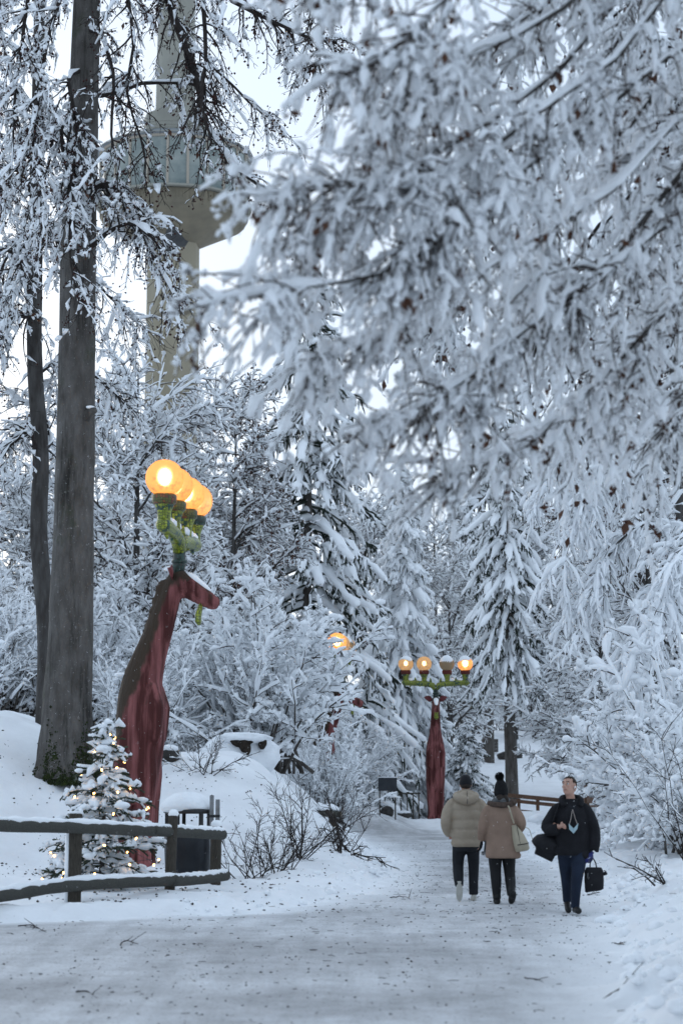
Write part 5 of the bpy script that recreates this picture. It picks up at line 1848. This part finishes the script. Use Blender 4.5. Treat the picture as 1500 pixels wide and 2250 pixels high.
hood = [('t', [(-.125, .04, 1.49), (-.13, -.06, 1.46), (-.07, -.13, 1.43), (0, -.15, 1.415), (.07, -.13, 1.43), (.13, -.06, 1.46), (.125, .04, 1.49)], [.05, .06, .07, .075, .07, .06, .05], 16),
        ('b', (0, -.1, 1.475), (.125, .075, .07)), ('t', [(-.1, .05, 1.52), (0, -.06, 1.535), (.1, .05, 1.52)], [.03, .035, .03], 9)]
hd_ = soft('hood', hood, .013, MAT['puffer_beige'], A, 3)
MB().tubes(np.array([[0, -.165, 1.535], [0, -.195, 1.475], [0, -.225, 1.41], [0, -.2, 1.36]]), np.full(4, .004), 5).build('hood_seam', MAT['trousers_black'], hd_)
soft('trousers', [('l', [(0, 0, .7, .17, .125), (0, 0, .8, .185, .14), (0, 0, .92, .18, .13)]),
                  ('t', [(-.095, 0, .86), (-.11, .05, .62), (-.115, .06, .5), (-.118, -.03, .34), (-.115, -.105, .22)], [.105, .088, .08, .075, .06], 12),
                  ('t', [(.09, 0, .86), (.1, .04, .62), (.105, .05, .48), (.1, .05, .3), (.1, .05, .12), (.1, .05, .09)], [.105, .088, .078, .07, .066, .07], 12)], .014, MAT['trousers_black'], A, 2)
shoe(A, 'shoe', MAT['shoe_white'], (-.115, -.16, .27), (-.115, -.13, .015), (0, .97, .12), .09, .05, MAT['shoe_white'])
shoe(A, 'shoe', MAT['shoe_white'], (.1, .0, .005), (.115, .27, .005), (0, 0, 1), .08, .046, MAT['shoe_white'])
cap = MB()
a = np.arange(24) * 2 * math.pi / 24
cr = []
for u in np.linspace(0, 1, 8):
    ph = u * math.pi / 2
    cr.append(np.stack([.09 * np.cos(a) * math.cos(ph), .015 + .108 * np.sin(a) * math.cos(ph), 1.66 + .118 * math.sin(ph) + 0 * a], -1))
cr[-1] = cr[-1] * .999
cap.rings(np.array([cr[0] * np.array([1, 1, 1]) - UP * .035] + cr))
cp_ = cap.build('cap', MAT['cap_black'], A)
soft('cap_peak', [('b', (0, .15, 1.665), (.075, .07, .012))], .008, MAT['cap_black'], cp_, 1)
soft('hair', [('b', (0, -.012, 1.62), (.079, .085, .06))], .01, MAT['hair_dark'], A, 2)

# ---- woman in the tan coat
fp = at(1103, 1980, 25.9)
W_ = thing('person', 'woman in tan suede coat and black bobble hat walking away, hand in hand', 'person', (fp[0], 25.9, h1(fp[0], 25.9)), -.02)
body = [('b', (0, .015, 1.53), (.075, .095, .112)), ('t', [(0, 0, 1.3), (0, .01, 1.45)], [.055, .05]),
        ('l', [(0, 0, .8, .155, .1), (0, 0, .9, .165, .115), (0, 0, 1.05, .125, .09), (0, 0, 1.2, .145, .1), (0, 0, 1.3, .15, .085), (0, 0, 1.36, .07, .06)]),
        ('t', [(-.145, 0, 1.31), (-.23, -.01, 1.06), (-.265, .1, .86)], [.045, .038, .028]), ('t', [(.145, 0, 1.31), (.24, -.02, 1.08), (.2, .16, .98)], [.045, .038, .028]),
        ('t', [(-.085, 0, .86), (-.09, .03, .6), (-.086, .033, .45), (-.075, .0, .1)], [.075, .06, .05, .035], 10), ('t', [(.085, 0, .86), (.098, .05, .6), (.105, .045, .45), (.113, -.05, .12)], [.075, .06, .05, .035], 10)]
body += hand_shapes((-.265, .1, .86), (-.2, .1, -1), (.3, .95, 0), (-.9, .3, .1), .6)
body += hand_shapes((.2, .16, .98), (-.6, .8, .1), (.2, .2, 1), (0, -.3, -1), .6)
soft('body', body, .012, MAT['skin'], W_, 2)
soft('glove', hand_shapes((-.265, .1, .86), (-.2, .1, -1), (.3, .95, 0), (-.9, .3, .1), .6, 1.22), .008, MAT['wool_black'], W_, 1)
soft('coat', [('l', [(.02, 0, .625, .24, .17), (.015, 0, .66, .243, .175), (.01, 0, .8, .225, .165), (0, 0, .95, .205, .15), (0, 0, 1.1, .195, .14), (0, 0, 1.22, .2, .135), (0, 0, 1.31, .19, .115), (0, 0, 1.37, .12, .09)]),
              ('t', [(-.09, 0, 1.32), (-.165, 0, 1.29), (-.215, 0, 1.2), (-.25, -.01, 1.06), (-.262, .03, .96), (-.268, .08, .88)], [.05, .07, .078, .074, .07, .062], 14),
              ('t', [(.09, 0, 1.32), (.165, 0, 1.29), (.225, -.01, 1.2), (.265, -.02, 1.1), (.25, .05, 1.03), (.2, .15, .985)], [.05, .07, .08, .078, .07, .06], 14),
              ('b', (.2, .05, .66), (.07, .08, .05))], .014, MAT['coat_tan'], W_, 2)
soft('collar', [('t', [(-.15, .06, 1.37), (-.13, -.05, 1.36), (-.06, -.105, 1.355), (0, -.115, 1.35), (.06, -.105, 1.355), (.13, -.05, 1.36), (.17, .06, 1.375)], [.035, .038, .042, .045, .042, .042, .05], 16)], .01, MAT['fur_brown'], W_, 2)
soft('hood_fur', [('b', (.155, -.03, 1.385), (.065, .07, .04)), ('b', (-.15, 0, 1.37), (.05, .06, .04))], .01, MAT['fur_brown'], W_, 2)
soft('scarf', [('t', [(-.09, .03, 1.4), (-.07, -.07, 1.405), (0, -.1, 1.41), (.07, -.07, 1.405), (.09, .03, 1.4), (0, .08, 1.39), (-.09, .03, 1.4)], [.045] * 7, 18),
               ('t', [(-.17, .13, 1.2), (-.19, .16, 1.0), (-.2, .16, .85), (-.215, .16, .7)], [.035, .045, .05, .055], 8, .5)], .014, MAT['scarf_grey'], W_, 1)
fr = MB()
for k in range(14):
    x = -.265 + .0075 * k
    fr.tubes(np.array([[x, .16, .71], [x - .006 + .002 * (k % 3), .15, .655]]), np.array([.004, .003]), 4)
fr.build('scarf_fringe', MAT['scarf_grey'], W_, kind='stuff')
for s, q in ((-1, [(-.085, 0, .86), (-.09, .03, .6), (-.088, .035, .45), (-.082, .0, .3), (-.078, -.01, .1)]), (1, [(.085, 0, .86), (.098, .05, .6), (.105, .045, .45), (.112, -.02, .3), (.115, -.06, .12)])):
    soft('leg_tights', [('t', q, [.115, .095, .078, .074, .055], 12)], .01, MAT['tights'], W_, 2)
soft('boot', [('t', [(-.08, -.01, .33), (-.078, -.01, .2), (-.076, -.01, .08)], [.062, .056, .058]), ('t', [(-.076, -.04, .045), (-.076, .1, .045), (-.076, .2, .035)], [.05, .05, .03], 6), ('b', (-.076, -.04, .03), (.04, .04, .035))], .01, MAT['boot_black'], W_, 2)
soft('boot', [('t', [(.113, -.02, .36), (.116, -.05, .24), (.12, -.09, .13)], [.062, .056, .058]), ('t', [(.13, -.13, .12), (.125, -.02, .06), (.12, .06, .03)], [.052, .05, .032], 6), ('b', (.14, -.14, .15), (.042, .04, .05))], .01, MAT['boot_black'], W_, 2)
ht = soft('bobble_hat', [('l', [(0, .005, 1.46, .088, .1), (0, .01, 1.5, .098, .115), (0, .01, 1.57, .098, .115), (0, .005, 1.64, .078, .09), (-.005, 0, 1.69, .045, .05), (-.01, 0, 1.71, .02, .02)])], .01, MAT['wool_black'], W_, 2)
pom = MB()
rg2 = np.random.default_rng(4)
dv = norm(rg2.normal(size=(900, 3)))
c0 = np.array([-.02, -.01, 1.735])
pom.add(ICO2[0] * .045 + c0, t=ICO2[1])
pom.tubes(np.stack([c0 + dv * .03, c0 + dv * rg2.uniform(.055, .072, 900)[:, None]], 1), np.broadcast_to([.004, .002], (900, 2)), 3)
pom.build('pompom', MAT['wool_black'], ht)
soft('hair', [('t', [(-.03, -.07, 1.47), (-.02, -.1, 1.42), (.0, -.1, 1.38)], [.05, .05, .03]), ('t', [(.04, -.07, 1.47), (.06, -.09, 1.42), (.07, -.09, 1.36)], [.045, .045, .03])], .01, MAT['hair_dark'], W_, 2)
bgp = np.array([fp[0], 25.9, h1(fp[0], 25.9)])
bag = thing('shoulder_bag', "cream leather bucket bag hanging on the woman's right side", 'bag', bgp + np.array([.27, -.1, .72]))
mb = MB()
rowsb = [(.0, 0, 0, .085, .06), (.005, 0, .02, .105, .078), (.0, 0, .1, .108, .08), (-.015, 0, .22, .085, .065), (-.035, 0, .32, .05, .045), (-.045, 0, .37, .035, .03)]
bb = mb.rings(ell(rowsb, 20)).build('bag_body', MAT['bag_cream'], bag)
bb.rotation_euler = (0, -.18, 0)
MB().tubes(np.array([[-.105, -.03, .08], [-.05, -.085, .09], [.02, -.09, .1], [.09, -.05, .115]]), np.full(4, .005), 5).build('seam', MAT['bag_black'], bag)
MB().tubes(np.array([[-.03, -.075, .1], [-.055, -.06, .25], [-.075, -.04, .36]]), np.full(3, .004), 5).build('seam', MAT['bag_black'], bag)
MB().tubes(resample(np.array([[-.19, -.065, .62], [-.165, -.075, .56], [-.14, -.065, .47], [-.11, -.035, .38]]), 10), np.full(10, .011), 6).build('strap', MAT['bag_cream'], bag)
MB().tubes(resample(np.array([[.04, .02, .33], [.1, .02, .3], [.13, .02, .22], [.15, .02, .15]]), 8), np.full(8, .005), 5).build('drawstring', MAT['bag_cream'], bag)

# ---- man in the black coat, coming towards the viewer, looking up to his right
fp = at(1258, 1998, 24.2)
C_ = thing('person', 'man in black coat and jeans walking towards the viewer, looking up', 'person', (fp[0], 24.2, h1(fp[0], 24.2)), math.pi)
HC = np.array([.02, .0, 1.615])
# head built facing +Y, then turned to his right (+X here) and tipped back
hm = Matrix.Rotation(math.radians(-38), 3, 'Z') @ Matrix.Rotation(math.radians(13), 3, 'X') @ Matrix.Rotation(math.radians(5), 3, 'Y')
hmn = np.array(hm) * 1.12


def hp(p):
    return hmn @ np.array(p) + HC


def hb(c, r):
    return ICO3[0] * np.array(r) @ hmn.T + hp(c)


mb = MB()
for c, r in (((0, -.005, .03), (.074, .094, .086)), ((0, .03, -.04), (.057, .062, .07)), ((0, .062, -.088), (.028, .026, .024)), ((0, .075, .035), (.05, .022, .02)), ((-.033, .07, -.015), (.022, .02, .02)), ((.033, .07, -.015), (.022, .02, .02)),
             ((0, .07, -.055), (.026, .026, .018)), ((-.076, -.005, -.005), (.01, .02, .032)), ((.076, -.005, -.005), (.01, .02, .032)), ((.0, -.04, .0), (.066, .06, .07))):
    mb.add(hb(c, r), t=ICO3[1])
for pts, r in (([(0, .082, .028), (0, .1, .0), (0, .113, -.022), (0, .1, -.033)], [.011, .013, .015, .012]), ([(-.02, .085, -.058), (0, .094, -.056), (.02, .085, -.058)], [.006, .009, .006])):
    mb.tubes(np.array([hp(q) for q in pts]), np.array(r), 10, True)
mb.tubes(np.array([[0, -.02, 1.4], [.01, 0, 1.5], hp((0, .0, -.05))]), np.array([.065, .056, .056]), 14, True)
mb.rings(ell([(0, 0, .85, .16, .11), (0, 0, .95, .17, .12), (0, 0, 1.1, .15, .105), (0, 0, 1.28, .175, .11), (0, 0, 1.38, .18, .09), (0, 0, 1.44, .08, .06)], 20))
for sh in [('t', [(.17, 0, 1.37), (.26, -.04, 1.15), (.17, .14, 1.1)], [.05, .045, .03]), ('t', [(-.17, 0, 1.37), (-.23, .0, 1.05), (-.245, .03, .8)], [.05, .045, .03]),
           ('t', [(.09, 0, .88), (.075, -.06, .48), (.055, -.16, .3), (.046, -.23, .15)], [.07, .045, .035, .03]), ('t', [(-.085, .01, .88), (-.045, .115, .48), (-.025, .115, .3), (-.014, .11, .1)], [.07, .045, .035, .03])] + hand_shapes((.17, .14, 1.1), (-.5, .5, .2), (.2, .2, 1), (-.3, .6, -.5), .9) + hand_shapes((-.245, .03, .8), (-.05, .1, -1), (.3, .95, 0), (.9, .1, -.1), .9):
    mb.tubes(np.array(sh[1], float), np.array(sh[2], float), 14, True, sh[4] if len(sh) > 4 else None)
remesh(mb.build('body', MAT['skin'], C_), .01, 2)
for s in (-1, 1):
    e = MB().add(hb((.03 * s, .082, .012), (.013, .009, .008)), t=ICO3[1]).build('eye', MAT['eye_white'], C_)
    MB().add(hb((.03 * s + .004, .089, .0155), (.006, .004, .006)), t=ICO3[1]).build('iris', MAT['hair_dark'], e)
    MB().tubes(np.array([hp(q) for q in ((.014 * s, .092, .034), (.03 * s, .093, .041), (.05 * s, .08, .036))]), np.array([.004, .005, .003]), 6, True).build('eyebrow', MAT['hair_dark'], C_)
MB().tubes(np.array([hp(q) for q in ((-.02, .091, -.058), (0, .1, -.0575), (.02, .091, -.058))]), np.array([.003, .005, .003]), 6, True).build('mouth', material('lip', (.2, .08, .07), .6), C_)
# short hair: cap over the skull behind the hairline
hv = ICO3[0] * np.array([.081, .1, .094])
hf = ICO3[1]
def _hairy(c):
    return c[2] > .058 and c[1] < .085 or c[1] < -.02 and c[2] > -.07 or c[1] < .035 and c[2] > .012 and abs(c[0]) > .03


keep = [f for f in hf if _hairy(hv[f].mean(0))]
hh = MB().add(hv * (1 + .02 * np.random.default_rng(2).normal(size=(len(hv), 1))) @ hmn.T + hp((0, -.005, .03)), t=np.array(keep)).build('hair', MAT['hair_dark'], C_)
m = hh.modifiers.new('thick', 'SOLIDIFY')
m.thickness = .008
MB().add(hb((-.083, .01, -.012), (.008, .009, .01)), t=ICO3[1]).tubes(np.array([hp((-.084, .014, -.015)), hp((-.082, .022, -.04))]), np.array([.0045, .004]), 6, True).build('earbud', MAT['earbud_white'], C_)
soft('coat', [('l', [(0, 0, .74, .195, .145), (0, 0, .8, .21, .16), (0, 0, .95, .212, .16), (0, 0, 1.12, .21, .155), (0, 0, 1.24, .22, .155), (0, 0, 1.33, .19, .13), (0, -.01, 1.4, .13, .11), (0, -.02, 1.46, .1, .09)]),
              ('t', [(.08, 0, 1.38), (.18, 0, 1.325), (.255, -.03, 1.2), (.31, -.04, 1.1), (.26, .06, 1.06), (.19, .13, 1.09)], [.05, .08, .088, .086, .078, .066], 14),
              ('t', [(-.08, 0, 1.38), (-.18, 0, 1.325), (-.245, 0, 1.18), (-.28, 0, 1.05), (-.285, .01, .92), (-.265, .03, .79)], [.05, .08, .09, .09, .085, .075], 14),
              ('b', (-.15, .03, .74), (.1, .12, .07)), ('b', (.13, .04, .8), (.1, .11, .06))], .014, MAT['coat_black'], C_, 2)
soft('collar', [('t', [(.1, .1, 1.36), (.125, .03, 1.43), (.1, -.07, 1.47), (0, -.115, 1.48), (-.1, -.07, 1.47), (-.125, .03, 1.43), (-.1, .1, 1.36)], [.035, .04, .04, .04, .04, .04, .035], 18)], .01, MAT['coat_black'], C_, 2)
soft('sweater_neck', [('t', [(.04, .085, 1.36), (0, .1, 1.33), (-.04, .085, 1.36)], [.03, .035, .03], 8)], .01, MAT['trousers_black'], C_, 1)
soft('jeans', [('l', [(0, 0, .72, .165, .125), (0, 0, .82, .185, .14), (0, 0, .9, .18, .13)]),
               ('t', [(-.085, .01, .84), (-.07, .08, .62), (-.045, .12, .48), (-.025, .12, .3), (-.015, .11, .13), (-.012, .11, .08)], [.11, .094, .077, .066, .057, .06], 14),
               ('t', [(.09, 0, .84), (.085, -.03, .62), (.075, -.06, .48), (.055, -.16, .3), (.045, -.24, .14)], [.11, .088, .074, .064, .056], 14)], .014, MAT['jeans'], C_, 2)
shoe(C_, 'shoe', MAT['boot_black'], (-.012, .06, .01), (-.04, .33, .03), (0, -.12, 1), .085, .047)
shoe(C_, 'shoe', MAT['boot_black'], (.045, -.27, .09), (.05, -.06, .0), (0, .35, .9), .085, .047)
# face mask dangling from his neck
cd = thing('face_mask', "pale blue face mask dangling on cords from the man's neck", 'mask', (fp[0], 24.2, h1(fp[0], 24.2)), math.pi)
for s in (-1, 1):
    MB().tubes(np.array([[.0, .125, 1.33], [.03 * s, .175, 1.2], [.055 * s, .2, 1.13]]), np.full(3, .0045), 5).build('cord', MAT['cord_pale'], cd)
v = np.array([[-.062, .205, 1.15], [-.05, .2, 1.08], [0, .205, 1.02], [.055, .2, 1.075], [.062, .205, 1.15], [0, .212, 1.085]])
mb = MB()
mb.add(np.vstack([v, v - np.array([0, .012, 0])]), t=[[0, 1, 5], [1, 2, 5], [2, 3, 5], [3, 4, 5], [6, 11, 7], [7, 11, 8], [8, 11, 9], [9, 11, 10]], q=[[0, 6, 7, 1], [1, 7, 8, 2], [2, 8, 9, 3], [3, 9, 10, 4], [4, 10, 11, 5], [5, 11, 6, 0]])
mb.build('mask_cloth', MAT['mask_blue'], cd, False)
cp0 = np.array([fp[0], 24.2, h1(fp[0], 24.2)])
soft('glove', hand_shapes((-.245, .03, .8), (-.05, .1, -1), (.3, .95, 0), (.9, .1, -.1), .9, 1.25) + [('t', [(-.25, .03, .83), (-.247, .03, .78)], [.045, .042])], .008, MAT['glove_blue'], C_, 1)
bt = thing('drink_bottle', 'blue printed bottle in the gloved hand of the man in black', 'bottle', cp0 + np.array([.2, -.1, .72]))
q = MB().lathe([(.028, -.1), (.033, -.095), (.033, .03), (.028, .05), (.014, .07), (.014, .09)], S=16).build('bottle_body', MAT['bottle_blue'], bt)
q.rotation_euler = (.2, .75, 0)
q2 = MB().lathe([(.017, .09), (.017, .108), (.01, .11)], S=14).build('cap', MAT['earbud_white'], bt)
q2.rotation_euler = (.2, .75, 0)
tb_ = thing('tote_bag', 'black square bag hanging from the gloved hand of the man in black', 'bag', cp0 + np.array([.27, -.05, .0]), -.15)
S4 = [(.1, .045, .29), (.118, .06, .3), (.125, .07, .42), (.12, .065, .54), (.1, .05, .585), (.085, .04, .59)]
rgs = []
for hx, hy, z in S4:
    a = np.arange(24) * 2 * math.pi / 24
    cx, sy = np.cos(a), np.sin(a)
    rgs.append(np.stack([.0 + hx * np.sign(cx) * np.abs(cx) ** .45, hy * np.sign(sy) * np.abs(sy) ** .5, z + .02 * cx * (z < .4)], -1))
MB().rings(np.array(rgs)).build('bag_body', MAT['bag_black'], tb_)
for y in (-.045, .045):
    MB().tubes(resample(np.array([[-.05, y, .57], [-.045, y * .7, .64], [-.01, y * .2, .7], [.025, y * .7, .64], [.035, y, .57]]), 12), np.full(12, .008), 6).build('handle', MAT['bag_black'], tb_)
MB().tubes(np.array([[.11, 0, .5], [.15, -.01, .52], [.165, -.01, .5]]), np.array([.02, .03, .012]), 8, True).build('side_tab', MAT['bag_black'], tb_)
MB().tubes(np.array([[-.075, -.07, .52], [-.08, -.075, .46], [-.07, -.075, .44], [-.062, -.073, .47]]), np.full(4, .004), 5).build('key_loop', MAT['steel'], tb_)
db = thing('duffel_bag', 'bulky black shoulder bag behind the arm of the man in black', 'bag', cp0 + np.array([-.3, .1, .76]), 0)
soft('bag_body', [('t', [(-.17, 0, .1), (-.1, 0, .14), (0, 0, .12), (.12, 0, .08), (.18, 0, .06)], [.09, .14, .165, .15, .1], 10, .8), ('t', [(-.15, 0, .06), (.08, 0, -.04)], [.07, .08]), ('t', [(-.02, -.02, .28), (.1, -.02, .25)], [.07, .08])], .012, MAT['bag_black'], db, 3)
MB().tubes(resample(np.array([[.02, -.08, .28], [.08, -.2, .5], [.13, -.16, .62], [.16, -.02, .66]]), 12), np.full(12, .018), 6, False, .4).build('strap', MAT['bag_black'], db)

# ------------------------------------------------------------------ loose flakes drifting down
rng = np.random.default_rng(99)
n = 2600
yy = rng.uniform(14, 34, n)
xx = rng.uniform(-1, 1, n) * yy * .2
mb = MB().blobs(np.stack([xx, yy, rng.uniform(.1, 6.5, n)], -1), rng.uniform(.002, .0045, n), rng, OCT, .1)
o = mb.build('falling_snow', MAT['snow_twig'])
o['kind'] = 'stuff'
tag(o, 'fine flakes of snow drifting down over the path', 'snow')
